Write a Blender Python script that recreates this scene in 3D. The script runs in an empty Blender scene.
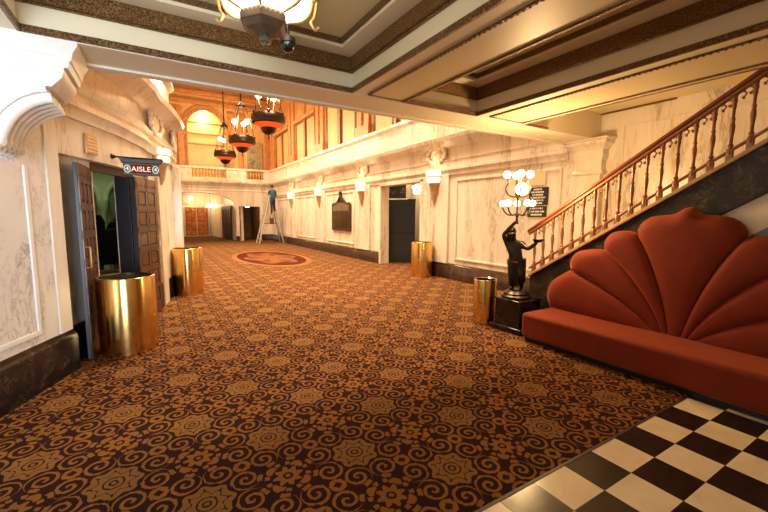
import bpy, bmesh, math, random
from mathutils import Vector, Matrix
random.seed(7)
R = math.radians
PI = math.pi
scn = bpy.context.scene
COL = scn.collection

# ------------------------------------------------------------------ camera
F_PX = 380.5
pitch = math.atan(41.2 / 380.5); yaw = R(31.2); roll = math.atan(3 / 863)
fw = Vector((math.sin(yaw) * math.cos(pitch), math.cos(yaw) * math.cos(pitch), -math.sin(pitch)))
rt = Vector((math.cos(yaw), -math.sin(yaw), 0)); up = rt.cross(fw)
rt, up = rt * math.cos(roll) + up * math.sin(roll), up * math.cos(roll) - rt * math.sin(roll)
cam_d = bpy.data.cameras.new('camera'); cam = bpy.data.objects.new('camera', cam_d); COL.objects.link(cam)
cam_d.sensor_width = 36; cam_d.lens = 36 * F_PX / 768; cam_d.clip_start = .05; cam_d.clip_end = 200
m = Matrix((rt, up, -fw)).transposed().to_4x4(); m.translation = Vector((0, 0, 1.6))
cam.matrix_world = m
scn.camera = cam

# ------------------------------------------------------------------ world, lights, exposure
scn.view_settings.view_transform = 'Standard'; scn.view_settings.look = 'None'
scn.view_settings.gamma = 1.0; scn.view_settings.use_curve_mapping = False
scn.view_settings.exposure = 0.0
w = bpy.data.worlds.new('world'); scn.world = w; w.use_nodes = True
w.node_tree.nodes['Background'].inputs[0].default_value = (.75, .85, 1, 1)
w.node_tree.nodes['Background'].inputs[1].default_value = .06

WARM = (1, .72, .42); WARM2 = (1, .62, .28)
def area(name, loc, target, sx, sy, power, col):
    d = bpy.data.lights.new(name, 'AREA'); d.shape = 'RECTANGLE'; d.size = sx; d.size_y = sy; d.energy = power; d.color = col
    o = bpy.data.objects.new(name, d); COL.objects.link(o); o.location = loc
    o.rotation_euler = (Vector(target) - Vector(loc)).to_track_quat('-Z', 'Y').to_euler(); return o
def point(name, loc, power, col, r=.08):
    d = bpy.data.lights.new(name, 'POINT'); d.energy = power; d.color = col; d.shadow_soft_size = r
    o = bpy.data.objects.new(name, d); COL.objects.link(o); o.location = loc; return o
# daylight through the street doors behind the camera, on the left
area('daylight_from_street_doors', (-1.5, -2.6, 1.30), (-1.5, 4, 2.0), 2.0, 2.3, 110, (.80, .90, 1)).data.spread = R(80)
for k_, y_ in enumerate((7.2, 11.0, 15.0, 19.5)):
    area('hall_fill_light', (3.35, y_, 8.7), (3.35, y_, 0), 3.2, 1.6, 470, (1, .77, .50)).data.spread = R(84)  # unseen fill lamps added high up to brighten the hall
P_CHAND = 480; P_SCONCE = 5; P_STATUE = 150

# ------------------------------------------------------------------ node helpers
class S:
    def __init__(s, nt, k): s.nt = nt; s.k = k
    def op(s, o, b=None, c=None, clamp=False):
        n = s.nt.nodes.new('ShaderNodeMath'); n.operation = o; n.use_clamp = clamp
        for i, v in enumerate((s, b, c)):
            if v is None: continue
            if isinstance(v, S): s.nt.links.new(v.k, n.inputs[i])
            else: n.inputs[i].default_value = v
        return S(s.nt, n.outputs[0])
    def __add__(s, b): return s.op('ADD', b)
    def __sub__(s, b): return s.op('SUBTRACT', b)
    def __mul__(s, b): return s.op('MULTIPLY', b)
    def __truediv__(s, b): return s.op('DIVIDE', b)
    def lt(s, b): return s.op('LESS_THAN', b)
    def gt(s, b): return s.op('GREATER_THAN', b)
    def abs(s): return s.op('ABSOLUTE')
    def max(s, b): return s.op('MAXIMUM', b)
    def min(s, b): return s.op('MINIMUM', b)
    def cos(s): return s.op('COSINE')
    def sqrt(s): return s.op('SQRT')
def hyp(a, b): return (a * a + b * b).sqrt()

def mat_base(name, col=(.5, .5, .5), rough=.5, metal=0, spec=None, coat=0):
    mt = bpy.data.materials.new(name); mt.use_nodes = True
    b = mt.node_tree.nodes['Principled BSDF']
    b.inputs['Base Color'].default_value = (*col, 1); b.inputs['Roughness'].default_value = rough; b.inputs['Metallic'].default_value = metal
    if spec is not None: b.inputs['Specular IOR Level'].default_value = spec
    if coat: b.inputs['Coat Weight'].default_value = coat; b.inputs['Coat Roughness'].default_value = .08
    return mt, mt.node_tree, b
def coords(nt, scale=(1, 1, 1), rot=(0, 0, 0), loc=(0, 0, 0)):
    tc = nt.nodes.new('ShaderNodeTexCoord'); mp = nt.nodes.new('ShaderNodeMapping')
    nt.links.new(tc.outputs['Object'], mp.inputs[0]); mp.inputs['Scale'].default_value = scale; mp.inputs['Rotation'].default_value = rot; mp.inputs['Location'].default_value = loc
    return mp.outputs[0]
def noise(nt, vec, scale, detail=4, rough=.55, dist=0):
    n = nt.nodes.new('ShaderNodeTexNoise'); nt.links.new(vec, n.inputs['Vector']); n.inputs['Scale'].default_value = scale
    n.inputs['Detail'].default_value = detail; n.inputs['Roughness'].default_value = rough; n.inputs['Distortion'].default_value = dist
    return n.outputs['Fac']
def ramp(nt, fac, stops):
    r = nt.nodes.new('ShaderNodeValToRGB'); nt.links.new(fac, r.inputs[0]); e = r.color_ramp.elements
    while len(e) < len(stops): e.new(.5)
    for i, (p, c) in enumerate(stops): e[i].position = p; e[i].color = (*c, 1)
    return r.outputs[0]
def mixc(nt, fac, a, b, blend='MIX'):
    n = nt.nodes.new('ShaderNodeMix'); n.data_type = 'RGBA'; n.blend_type = blend
    if isinstance(fac, (int, float)): n.inputs['Factor'].default_value = fac
    else: nt.links.new(fac, n.inputs['Factor'])
    for v, i in ((a, 6), (b, 7)):
        if isinstance(v, tuple): n.inputs[i].default_value = (*v, 1)
        else: nt.links.new(v, n.inputs[i])
    return n.outputs[2]
def bump(nt, b, fac, strength=.3, dist=.02):
    n = nt.nodes.new('ShaderNodeBump'); n.inputs['Strength'].default_value = strength; n.inputs['Distance'].default_value = dist
    nt.links.new(fac, n.inputs['Height']); nt.links.new(n.outputs[0], b.inputs['Normal'])

def simple(name, col, rough=.5, metal=0, var=.12, scale=9, bmp=0, spec=None, coat=0):
    mt, nt, b = mat_base(name, col, rough, metal, spec, coat)
    f = noise(nt, coords(nt), scale)
    nt.links.new(ramp(nt, f, [(.25, tuple(c * (1 - var) for c in col)), (.75, tuple(min(1, c * (1 + var)) for c in col))]), b.inputs['Base Color'])
    if bmp: bump(nt, b, f, bmp)
    return mt
def emit(name, col, strength):
    mt = bpy.data.materials.new(name); mt.use_nodes = True; nt = mt.node_tree
    nt.nodes.remove(nt.nodes['Principled BSDF']); e = nt.nodes.new('ShaderNodeEmission')
    e.inputs[0].default_value = (*col, 1); e.inputs[1].default_value = strength
    nt.links.new(e.outputs[0], nt.nodes['Material Output'].inputs[0]); return mt

def marble(name, base, tint, vein, rough=.25, vs=1.0, stretch=(1, 1, .35), amount=.8, coat=0, spec=None):
    mt, nt, b = mat_base(name, base, rough, 0, spec, coat)
    v = coords(nt, stretch)
    n1 = noise(nt, v, 1.3 * vs, 6, .6, 1.2)
    n2 = noise(nt, v, 3.4 * vs, 5, .65, 2.2)
    n3 = noise(nt, v, 9 * vs, 4, .6, .6)
    c0 = ramp(nt, n1, [(.3, base), (.72, tint)])
    a = (S(nt, n2) - .5).abs()
    vf = ramp(nt, a.k, [(.0, (1, 1, 1)), (.05, (0, 0, 0))])
    gate = ramp(nt, n1, [(.46, (0, 0, 0)), (.62, (1, 1, 1))])
    f = (S(nt, vf) * S(nt, gate)) * amount
    c1 = mixc(nt, f.k, c0, vein)
    blot = ramp(nt, n3, [(.55, (0, 0, 0)), (.8, (1, 1, 1))])
    fb = (S(nt, blot) * S(nt, gate)) * (amount * .5)
    nt.links.new(mixc(nt, fb.k, c1, vein), b.inputs['Base Color'])
    return mt

M = {}
M['marble'] = marble('cream_marble', (.82, .75, .64), (.68, .58, .45), (.33, .25, .18), .28, 1.1, (1, 1, .2), .95)
M['marble_veined'] = marble('daylit_veined_marble', (.80, .76, .70), (.72, .66, .58), (.22, .20, .20), .22, 1.5, (1, 1, .55), .75)  # same wall marble, heavier veins; daylight whiteness mixed into the base
M['plaster'] = simple('cream_plaster', (.78, .70, .56), .55, 0, .04, 3)
M['white_plaster'] = marble('white_plaster_blocks', (.82, .80, .76), (.78, .76, .72), (.5, .48, .46), .5, .8, (1, 1, 2.2), .25)
M['black_marble'] = marble('black_marble', (.008, .006, .006), (.016, .011, .009), (.20, .14, .10), .14, 2.2, (1, 1, 1), .3)
M['brown_marble'] = marble('dark_brown_marble', (.030, .014, .009), (.055, .026, .016), (.16, .09, .06), .16, 2.4, (1, 1, 1), .4)
M['stringer'] = marble('dark_veined_stringer_marble', (.016, .012, .009), (.040, .028, .018), (.22, .15, .08), .38, 2.6, (1, 1, 1), .5, 0, .25)
M['green_marble'] = marble('grey_green_marble', (.20, .21, .17), (.13, .14, .11), (.4, .38, .3), .3, 3, (1, 1, 1), .7)
M['ceil'] = simple('ceiling_cream_paint', (.75, .67, .48), .5, 0, .03, 2)
M['ceil_panel'] = simple('ceiling_olive_panel_paint', (.64, .56, .32), .5, 0, .10, 1.4)
M['ceil_tan'] = simple('ceiling_tan_panel_paint', (.68, .57, .33), .45, 0, .05, 2)
def bronze_orn(name, hi, lo, scale):
    mt, nt, b = mat_base(name, hi, .42, .55)
    v = coords(nt); vo = nt.nodes.new('ShaderNodeTexVoronoi'); nt.links.new(v, vo.inputs['Vector']); vo.inputs['Scale'].default_value = scale
    n = noise(nt, v, scale * 1.4, 3)
    f = S(nt, vo.outputs['Distance']) * .7 + S(nt, n) * .6
    nt.links.new(ramp(nt, f.k, [(.42, lo), (.92, hi)]), b.inputs['Base Color']); bump(nt, b, f.k, .9, .02)
    return mt
M['frieze'] = bronze_orn('ornate_bronze_frieze', (.42, .24, .085), (.045, .022, .010), 105)
M['bronze_trim'] = bronze_orn('bronze_moulding', (.36, .21, .09), (.07, .035, .018), 90)
M['wood'] = simple('orange_carved_wood', (.46, .20, .06), .42, 0, .25, 6, .15)
M['wood_lt'] = simple('honey_wood_panel', (.58, .335, .13), .42, 0, .14, 4)
M['wood_dk'] = simple('dark_wood_gap', (.045, .015, .006), .5, 0, .2, 6)
M['door_wood'] = simple('dark_brown_door_wood', (.080, .027, .011), .35, 0, .3, 8, .1, None, .3)
M['door_edge'] = simple('dark_slate_door_paint', (.020, .021, .026), .42, 0, .15, 8)
M['green_door'] = simple('dark_green_door_paint', (.018, .021, .012), .35, 0, .15, 6)
M['tan_stone'] = simple('tan_stone_cap', (.42, .27, .13), .4, 0, .1, 8)
M['red_wood'] = simple('red_mahogany_handrail', (.20, .040, .014), .3, 0, .2, 10, 0, None, .3)
M['cone'] = simple('tan_plaster_cone', (.58, .40, .22), .4, 0, .1, 20)
M['baluster'] = simple('brown_bronze_baluster', (.26, .115, .048), .38, .35, .25, 30)
M['gilt'] = simple('gilt_bronze', (.62, .38, .14), .38, .6, .15, 20)
M['dark_bronze'] = simple('dark_patinated_bronze', (.045, .030, .020), .32, .75, .35, 14, .2)
M['iron'] = simple('dark_iron', (.03, .026, .024), .4, .5, .2, 20)
M['alu'] = simple('aluminium', (.55, .52, .46), .4, .6, .1, 20)
M['silver'] = simple('worn_silver_ball', (.35, .38, .34), .2, .8, .15, 30)
M['teal'] = simple('teal_shirt', (.012, .10, .13), .8, 0, .2, 20)
M['navy'] = simple('navy_trousers', (.02, .025, .05), .8, 0, .2, 20)
M['skin'] = simple('skin', (.42, .22, .13), .6, 0, .08, 20)
M['hair'] = simple('dark_hair', (.02, .013, .01), .6, 0, .2, 40)
M['leather'] = simple('brown_leather', (.12, .035, .015), .55, 0, .2, 30)
M['black'] = simple('black_lacquer', (.012, .011, .010), .3, 0, .2, 10)
M['white_text'] = simple('cream_lettering', (.80, .76, .66), .5, 0, .02, 10)
M['cream_paper'] = simple('cream_paper', (.72, .58, .36), .6, 0, .04, 8)
M['gold_lines'] = simple('gold_lettering', (.50, .33, .12), .5, 0, .04, 8)
M['grey_panel'] = simple('pale_grey_partition', (.48, .48, .42), .5, 0, .08, 6)
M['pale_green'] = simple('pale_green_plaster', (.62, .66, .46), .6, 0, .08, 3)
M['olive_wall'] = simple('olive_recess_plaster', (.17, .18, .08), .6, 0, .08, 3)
M['seat'] = simple('black_seat_cloth', (.015, .013, .012), .7, 0, .2, 20)
M['brown_room'] = simple('brown_room_paint', (.16, .07, .025), .5, 0, .15, 3)
M['yellow'] = simple('yellow_panel_paint', (.76, .58, .26), .5, 0, .04, 2)
M['liner'] = simple('dark_bin_liner', (.03, .03, .03), .6, 0, .1, 20)
M['cam_black'] = simple('smoked_dome', (.01, .01, .012), .08, 0, .1, 10)
M['mirror'] = mat_base('mirror_glass', (.75, .68, .50), .04, 1)[0]
M['mirror_dk'] = mat_base('dark_reflection_mirror_glass', (.30, .24, .15), .05, 1)[0]  # dark reflection in the lower pane is put into the tint
M['red_glow'] = emit('red_glass_lit_from_within', (1, .10, .015), 1.1)
M['brown_bronze'] = simple('brown_lantern_bronze', (.16, .10, .06), .45, .3, .2, 30)
M['amber_glass'] = emit('amber_fringe_lit_from_within', (1, .58, .20), 1.1)
M['bulb'] = emit('warm_bulb', (1, .78, .48), 26)
M['sconce_glass'] = emit('lit_alabaster_sconce_glass', (1, .78, .48), 2.2)
M['lantern_glass'] = emit('lit_lantern_glass', (1, .92, .74), 8.0)
M['globe'] = emit('lit_opal_globe', (1, .72, .38), 16)
M['strip_light'] = emit('white_strip_light', (1, .93, .8), 5)
M['led'] = emit('red_sign_backlight', (1, .10, .03), .22)
M['exit_glow'] = emit('lit_sign_letters', (1, .9, .75), 1.3)

def brass():
    mt, nt, b = mat_base('brushed_brass', (.80, .52, .17), .24, 1)
    v = coords(nt, (3, 3, 90)); f = noise(nt, v, 4, 3)
    nt.links.new(ramp(nt, f, [(.3, (.70, .43, .12)), (.7, (.86, .60, .24))]), b.inputs['Base Color'])
    nt.links.new((S(nt, f) * .16 + .15).k, b.inputs['Roughness'])
    b.inputs['Anisotropic'].default_value = .8; b.inputs['Anisotropic Rotation'].default_value = .25
    tn = nt.nodes.new('ShaderNodeTangent'); tn.direction_type = 'RADIAL'; tn.axis = 'Z'; nt.links.new(tn.outputs[0], b.inputs['Tangent'])
    return mt
M['brass'] = brass()
def velvet():
    mt, nt, b = mat_base('rust_red_velvet', (.20, .022, .006), .75, 0, .25)
    f = noise(nt, coords(nt), 5, 5); nt.links.new(ramp(nt, f, [(.3, (.165, .0165, .005)), (.75, (.21, .024, .006))]), b.inputs['Base Color'])
    b.inputs['Sheen Weight'].default_value = .35; b.inputs['Sheen Tint'].default_value = (1, .35, .15, 1); b.inputs['Sheen Roughness'].default_value = .5
    bump(nt, b, noise(nt, coords(nt), 260, 2), .15, .004)
    return mt
M['velvet'] = velvet()

def carpet():
    mt, nt, b = mat_base('scroll_and_rosette_carpet', (.2, .1, .04), .95, 0, .1)
    tc = nt.nodes.new('ShaderNodeTexCoord'); sp = nt.nodes.new('ShaderNodeSeparateXYZ'); nt.links.new(tc.outputs['Object'], sp.inputs[0])
    wob = noise(nt, tc.outputs['Object'], 42, 3)
    X = S(nt, sp.outputs[0]); Y = S(nt, sp.outputs[1])
    jit = (S(nt, wob) - .5) * .045
    u = (X - .175) / .457 + jit; v = (Y - 2.175) / .468 + jit
    px = u.op('PINGPONG', 1.0) - .5; py = v.op('PINGPONG', 1.0) - .5
    s = (px + py).abs() * .7071; t = (px - py).abs() * .7071
    # large rosette
    bx = s * -1 + .7071; d1 = hyp(bx, t); a1 = t.op('ARCTAN2', bx)
    big = d1.lt((a1 * 8).cos() * .028 + .312)
    ring = ((d1 - .115).abs().lt(.011)).max((d1 - .045).abs().lt(.014)).max(((d1 - .21) - (a1 * 8).cos() * .03).abs().lt(.008))
    spoke = ((a1 * 8).cos().gt(.93)) * d1.gt(.23) * d1.lt(.285)
    big_gold = big * ((ring.max(spoke)) * -1 + 1)
    # small flower
    by = t * -1 + .7071; d2 = hyp(s, by); a2 = s.op('ARCTAN2', by)
    small = d2.lt((a2 * 8).cos() * .035 + .165) * d2.gt(.068)
    small = small.max(d2.lt(.035))
    leaf = ((a2 * 4).cos() * .07 + .25 - d2).gt(0) * d2.gt(.215) * ((a2 * 4).cos().gt(.2))
    leaf2 = ((a2 * 12).cos().gt(.1)) * d2.gt(.235) * d2.lt(.30)
    leaf2 = leaf2.max(((a2 * 8 + PI).cos().gt(.25)) * d2.gt(.335) * d2.lt(.40))
    # scroll
    sx = s - .215; ty = t - .205; r = hyp(sx, ty); ph = ty.op('ARCTAN2', sx) / (2 * PI)
    wv = ((r - .02) / .112 - ph).op('FRACT')
    scroll = (wv - .5).abs().lt(.19) * r.lt(.198) * r.gt(.010)
    # square quatrefoil
    q = s.max(t); quat = q.lt((s - t).abs() * .3 + .085) * q.gt(.045)
    gold = small.max(leaf).max(leaf2).max(scroll).max(quat) * (d1.gt(.352))
    # oval medallion woven into the carpet
    mx = (X - 3.68) / 1.22; my = (Y - 14.3) / 2.75; md = hyp(mx, my); ma = my.op('ARCTAN2', mx)
    n1 = noise(nt, tc.outputs['Object'], 2.0, 3)
    dark = (.027, .009, .008); g = (.245, .10, .023); g2 = (.225, .105, .031)
    fine = noise(nt, tc.outputs['Object'], 220, 2)
    c = mixc(nt, gold.k, dark, g); c = mixc(nt, big_gold.k, c, g2)
    band = md.lt(.9) * md.gt((ma * 6).cos() * .09 + .66); flor = md.lt(.62) * ((ma * 6 + 1).cos() * md).gt(.22)
    outer = md.lt(1.03) * md.gt(.9)
    cm = mixc(nt, md.lt(.9).k, c, (.15, .055, .015)); cm = mixc(nt, outer.k, cm, (.20, .085, .024))
    cm = mixc(nt, band.max(flor * .6).k, cm, (.06, .007, .004))
    vz = ramp(nt, n1, [(.3, (.86, .86, .86)), (.7, (1.1, 1.08, 1.05))]); cm = mixc(nt, 1.0, cm, vz, 'MULTIPLY')
    vf = ramp(nt, fine, [(.3, (.72, .72, .72)), (.7, (1.2, 1.2, 1.2))]); cm = mixc(nt, 1.0, cm, vf, 'MULTIPLY')
    nt.links.new(cm, b.inputs['Base Color']); bump(nt, b, fine, .35, .004)
    return mt
M['carpet'] = carpet()
def checker():
    mt, nt, b = mat_base('black_and_cream_checker_tiles', (.5, .5, .5), .22)
    tc = nt.nodes.new('ShaderNodeTexCoord'); sp = nt.nodes.new('ShaderNodeSeparateXYZ'); nt.links.new(tc.outputs['Object'], sp.inputs[0])
    u = (S(nt, sp.outputs[0]) - 1.88) / .2975; v = (S(nt, sp.outputs[1]) - 1.37) / .275
    k = (u.op('FLOOR') + v.op('FLOOR')) * .5; odd = k.op('FRACT').gt(.25)
    gu = (u.op('FRACT') - .5).abs().gt(.494); gv = (v.op('FRACT') - .5).abs().gt(.494)
    n1 = noise(nt, tc.outputs['Object'], 3, 5, .6, 1.5); n2 = noise(nt, tc.outputs['Object'], 14, 4)
    lightc = ramp(nt, n1, [(.3, (.70, .60, .42)), (.7, (.80, .72, .54))]); darkc = ramp(nt, n2, [(.4, (.010, .009, .009)), (.75, (.030, .024, .020))])
    c = mixc(nt, odd.k, darkc, lightc); c = mixc(nt, gu.max(gv).k, c, (.03, .025, .02))
    nt.links.new(c, b.inputs['Base Color']); nt.links.new((S(nt, n2) * .12 + .16).k, b.inputs['Roughness'])
    return mt
M['checker'] = checker()
def copper_door():
    mt, nt, b = mat_base('copper_brown_door', (.30, .10, .035), .3, .35)
    n = noise(nt, coords(nt), 6); nt.links.new(ramp(nt, n, [(.3, (.28, .09, .03)), (.7, (.52, .20, .07))]), b.inputs['Base Color']); return mt
M['copper'] = copper_door()
def painting():
    mt, nt, b = mat_base('oil_painting', (.2, .2, .15), .4)
    n = noise(nt, coords(nt), 2.2, 5, .6, 1); nt.links.new(ramp(nt, n, [(.3, (.06, .09, .05)), (.46, (.22, .22, .12)), (.56, (.40, .26, .12)), (.66, (.42, .10, .04)), (.8, (.5, .4, .2))]), b.inputs['Base Color']); return mt
M['painting'] = painting()
def poster():
    mt, nt, b = mat_base('dark_poster_print', (.1, .1, .1), .4)
    n = noise(nt, coords(nt, (1, 1, 2)), 5, 4, .6, 1); nt.links.new(ramp(nt, n, [(.42, (.012, .008, .006)), (.55, (.05, .02, .012)), (.64, (.30, .14, .07)), (.74, (.45, .30, .18))]), b.inputs['Base Color']); return mt
M['poster'] = poster()

# ------------------------------------------------------------------ mesh helpers
class MB:
    def __init__(s): s.v = []; s.f = []; s.mi = []; s.cur = 0
    def add(s, vs, fs, mi=None):
        o = len(s.v); s.v += [tuple(p) for p in vs]; s.f += [tuple(i + o for i in f) for f in fs]; s.mi += [s.cur if mi is None else mi] * len(fs); return s
    def box(s, x0, x1, y0, y1, z0, z1):
        return s.add([(x0, y0, z0), (x1, y0, z0), (x1, y1, z0), (x0, y1, z0), (x0, y0, z1), (x1, y0, z1), (x1, y1, z1), (x0, y1, z1)],
                     [(0, 3, 2, 1), (4, 5, 6, 7), (0, 1, 5, 4), (1, 2, 6, 5), (2, 3, 7, 6), (3, 0, 4, 7)])
    def prism(s, poly, axis, a, b):
        # poly of 2-D points; axis is the extruded axis
        def P(p, h): return {'x': (h, p[0], p[1]), 'y': (p[0], h, p[1]), 'z': (p[0], p[1], h)}[axis]
        n = len(poly)
        return s.add([P(p, a) for p in poly] + [P(p, b) for p in poly],
                     [tuple(range(n))[::-1], tuple(range(n, 2 * n))] + [(i, (i + 1) % n, n + (i + 1) % n, n + i) for i in range(n)])
    def lathe(s, prof, c=(0, 0, 0), n=24, a0=0, a1=2 * PI, capped=True):
        full = abs(a1 - a0 - 2 * PI) < 1e-6; k = n if full else n + 1; vs = []; fs = []
        for r, z in prof:
            for i in range(k):
                a = a0 + (a1 - a0) * i / n; vs.append((c[0] + r * math.cos(a), c[1] + r * math.sin(a), c[2] + z))
        for j in range(len(prof) - 1):
            for i in range(n):
                i2 = (i + 1) % k; fs.append((j * k + i, j * k + i2, (j + 1) * k + i2, (j + 1) * k + i))
        if capped:
            if prof[0][0] > 1e-4: fs.append(tuple(range(k))[::-1])
            if prof[-1][0] > 1e-4: fs.append(tuple((len(prof) - 1) * k + i for i in range(k)))
        return s.add(vs, fs)
    def sphere(s, c, r, n=14, sz=1):
        m_ = n // 2
        return s.lathe([(max(1e-5, r * math.sin(PI * j / m_)), -r * sz * math.cos(PI * j / m_)) for j in range(m_ + 1)], c, n)
    def tube(s, pts, r, n=8, closed=False):
        pts = [Vector(p) for p in pts]; rs = r if isinstance(r, (list, tuple)) else [r] * len(pts); vs = []; fs = []; L = len(pts); ref = None
        for i, p in enumerate(pts):
            d = (pts[(i + 1) % L] - pts[i - 1]) if closed else (pts[min(i + 1, L - 1)] - pts[max(i - 1, 0)])
            d.normalize()
            if ref is None: ref = Vector((0, 0, 1)) if abs(d.z) < .9 else Vector((1, 0, 0))
            a = d.cross(ref); a.normalize(); b_ = d.cross(a); ref = -b_ if b_.dot(ref) < 0 else b_
            ref = a.cross(d)
            for k in range(n):
                t = 2 * PI * k / n; vs.append(p + (a * math.cos(t) + ref * math.sin(t)) * rs[i])
        for i in range(L if closed else L - 1):
            for k in range(n):
                j = (i + 1) % L; fs.append((i * n + k, i * n + (k + 1) % n, j * n + (k + 1) % n, j * n + k))
        if not closed: fs += [tuple(range(n))[::-1], tuple((L - 1) * n + k for k in range(n))]
        return s.add(vs, fs)
    def sweep(s, path, prof):
        # prof: closed list of (n, z); n measured to the right of the walking direction, mitred
        path = [Vector((p[0], p[1], 0)) for p in path]; L = len(path); k = len(prof); vs = []; fs = []
        def nrm(d): d = d.normalized(); return Vector((d.y, -d.x, 0))
        for i, p in enumerate(path):
            ns = []
            if i > 0: ns.append(nrm(p - path[i - 1]))
            if i < L - 1: ns.append(nrm(path[i + 1] - p))
            nn = sum(ns, Vector()) / len(ns); nn = nn / max(.25, nn.length_squared)
            for q in prof: vs.append((p.x + nn.x * q[0], p.y + nn.y * q[0], q[1]))
        for i in range(L - 1):
            for j in range(k): fs.append((i * k + j, i * k + (j + 1) % k, (i + 1) * k + (j + 1) % k, (i + 1) * k + j))
        fs += [tuple(range(k))[::-1], tuple((L - 1) * k + j for j in range(k))]
        return s.add(vs, fs)
    def grid(s, P, nu, nv):
        vs = [P(i / nu, j / nv) for j in range(nv + 1) for i in range(nu + 1)]; w_ = nu + 1
        return s.add(vs, [(j * w_ + i, j * w_ + i + 1, (j + 1) * w_ + i + 1, (j + 1) * w_ + i) for j in range(nv) for i in range(nu)])
    def xf(s, mtx, start=0):
        for i in range(start, len(s.v)): s.v[i] = tuple(mtx @ Vector(s.v[i]))
        return s
    def build(s, name, mat, parent=None, bevel=0, smooth=True, angle=40, seg=2, sub=0, loc=None, label=None):
        me = bpy.data.meshes.new(name); me.from_pydata(s.v, [], s.f); me.update()
        bm = bmesh.new(); bm.from_mesh(me); bmesh.ops.recalc_face_normals(bm, faces=bm.faces); bm.to_mesh(me); bm.free()
        for mt in (mat if isinstance(mat, (list, tuple)) else [mat]): me.materials.append(mt)
        if max(s.mi, default=0) > 0:
            for p, i in zip(me.polygons, s.mi): p.material_index = i
        if smooth:
            me.shade_smooth(); me.set_sharp_from_angle(angle=R(angle))
        o = bpy.data.objects.new(name, me); COL.objects.link(o)
        if parent: o.parent = parent
        if loc: o.location = loc
        if bevel:
            b = o.modifiers.new('bevel', 'BEVEL'); b.width = bevel; b.segments = seg; b.limit_method = 'ANGLE'; b.angle_limit = R(40)
        if sub:
            b = o.modifiers.new('sub', 'SUBSURF'); b.levels = b.render_levels = sub
        if label: o['label'] = label
        return o
def structure(o): o['kind'] = 'structure'; return o
def tag(o, label, cat, group=None):
    o['label'] = label; o['category'] = cat
    if group: o['group'] = group
    return o
def thing(name, loc, rz, label, cat, group=None):
    o = bpy.data.objects.new(name, None); COL.objects.link(o); o.location = loc; o.rotation_euler = (0, 0, rz); o.empty_display_size = .1
    return tag(o, label, cat, group)
def dup(root, loc, rz, label, group=None):
    r = root.copy(); COL.objects.link(r); r.location = loc; r.rotation_euler = (0, 0, rz); r['label'] = label
    if group: r['group'] = group
    for ch in list(root.children):
        c = ch.copy(); COL.objects.link(c); c.parent = r
        for g in list(ch.children):
            d = g.copy(); COL.objects.link(d); d.parent = c
    return r
def rect(x0, x1, z0, z1): return [(x0, z0), (x1, z0), (x1, z1), (x0, z1)]
def text_mesh(name, txt, size, mat, parent, mtx, extrude=.003, font_spacing=1):
    cu = bpy.data.curves.new(name, 'FONT'); cu.body = txt; cu.size = size; cu.extrude = extrude; cu.align_x = 'CENTER'; cu.align_y = 'CENTER'; cu.space_character = font_spacing
    o = bpy.data.objects.new(name, cu); COL.objects.link(o); bpy.context.view_layer.update()
    me = bpy.data.meshes.new_from_object(o.evaluated_get(bpy.context.evaluated_depsgraph_get()))
    bpy.data.objects.remove(o); me.transform(mtx); me.materials.clear(); me.materials.append(mat); me.name = name
    r = bpy.data.objects.new(name, me); COL.objects.link(r); r.parent = parent; return r
def skin_figure(name, nodes, edges, mats, assign, parent, sub=2):
    me = bpy.data.meshes.new(name + '_skeleton'); keys = list(nodes); ix = {k: i for i, k in enumerate(keys)}
    me.from_pydata([nodes[k][0] for k in keys], [(ix[a], ix[b]) for a, b in edges], []); me.update()
    o = bpy.data.objects.new(name, me); COL.objects.link(o)
    o.modifiers.new('skin', 'SKIN'); sv = me.skin_vertices[0].data
    for k in keys: sv[ix[k]].radius = nodes[k][1] if isinstance(nodes[k][1], tuple) else (nodes[k][1],) * 2; sv[ix[k]].use_root = False
    sv[0].use_root = True
    sb = o.modifiers.new('sub', 'SUBSURF'); sb.levels = sb.render_levels = sub
    bpy.context.view_layer.update()
    m2 = bpy.data.meshes.new_from_object(o.evaluated_get(bpy.context.evaluated_depsgraph_get()))
    bpy.data.objects.remove(o)
    m2.name = name; m2.materials.clear()
    for mt in mats: m2.materials.append(mt)
    for p in m2.polygons: p.material_index = assign(p.center)
    m2.shade_smooth()
    r = bpy.data.objects.new(name, m2); COL.objects.link(r); r.parent = parent; return r
def catmull(pts, n=6):
    out = []; P = [pts[0]] + list(pts) + [pts[-1]]
    for i in range(1, len(P) - 2):
        p0, p1, p2, p3 = [Vector(q) for q in P[i - 1:i + 3]]
        for k in range(n):
            t = k / n; out.append(.5 * ((2 * p1) + (p2 - p0) * t + (2 * p0 - 5 * p1 + 4 * p2 - p3) * t * t + (3 * p1 - p0 - 3 * p2 + p3) * t ** 3))
    out.append(Vector(pts[-1])); return out

# ------------------------------------------------------------------ floors
XR = 6.35; YF = 24.0; ZB = 2.84
structure(MB().box(-4.5, 9.5, 1.37, 33, -.06, 0).build('floor', M['carpet'], smooth=False))
structure(MB().box(-4.5, 9.5, -3.4, 1.35, -.06, .002).build('floor_tile', M['checker'], smooth=False))
structure(MB().box(-4.5, 4.0, 1.35, 1.37, -.06, .005).build('trim_1', M['wood_dk'], smooth=False))

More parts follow.
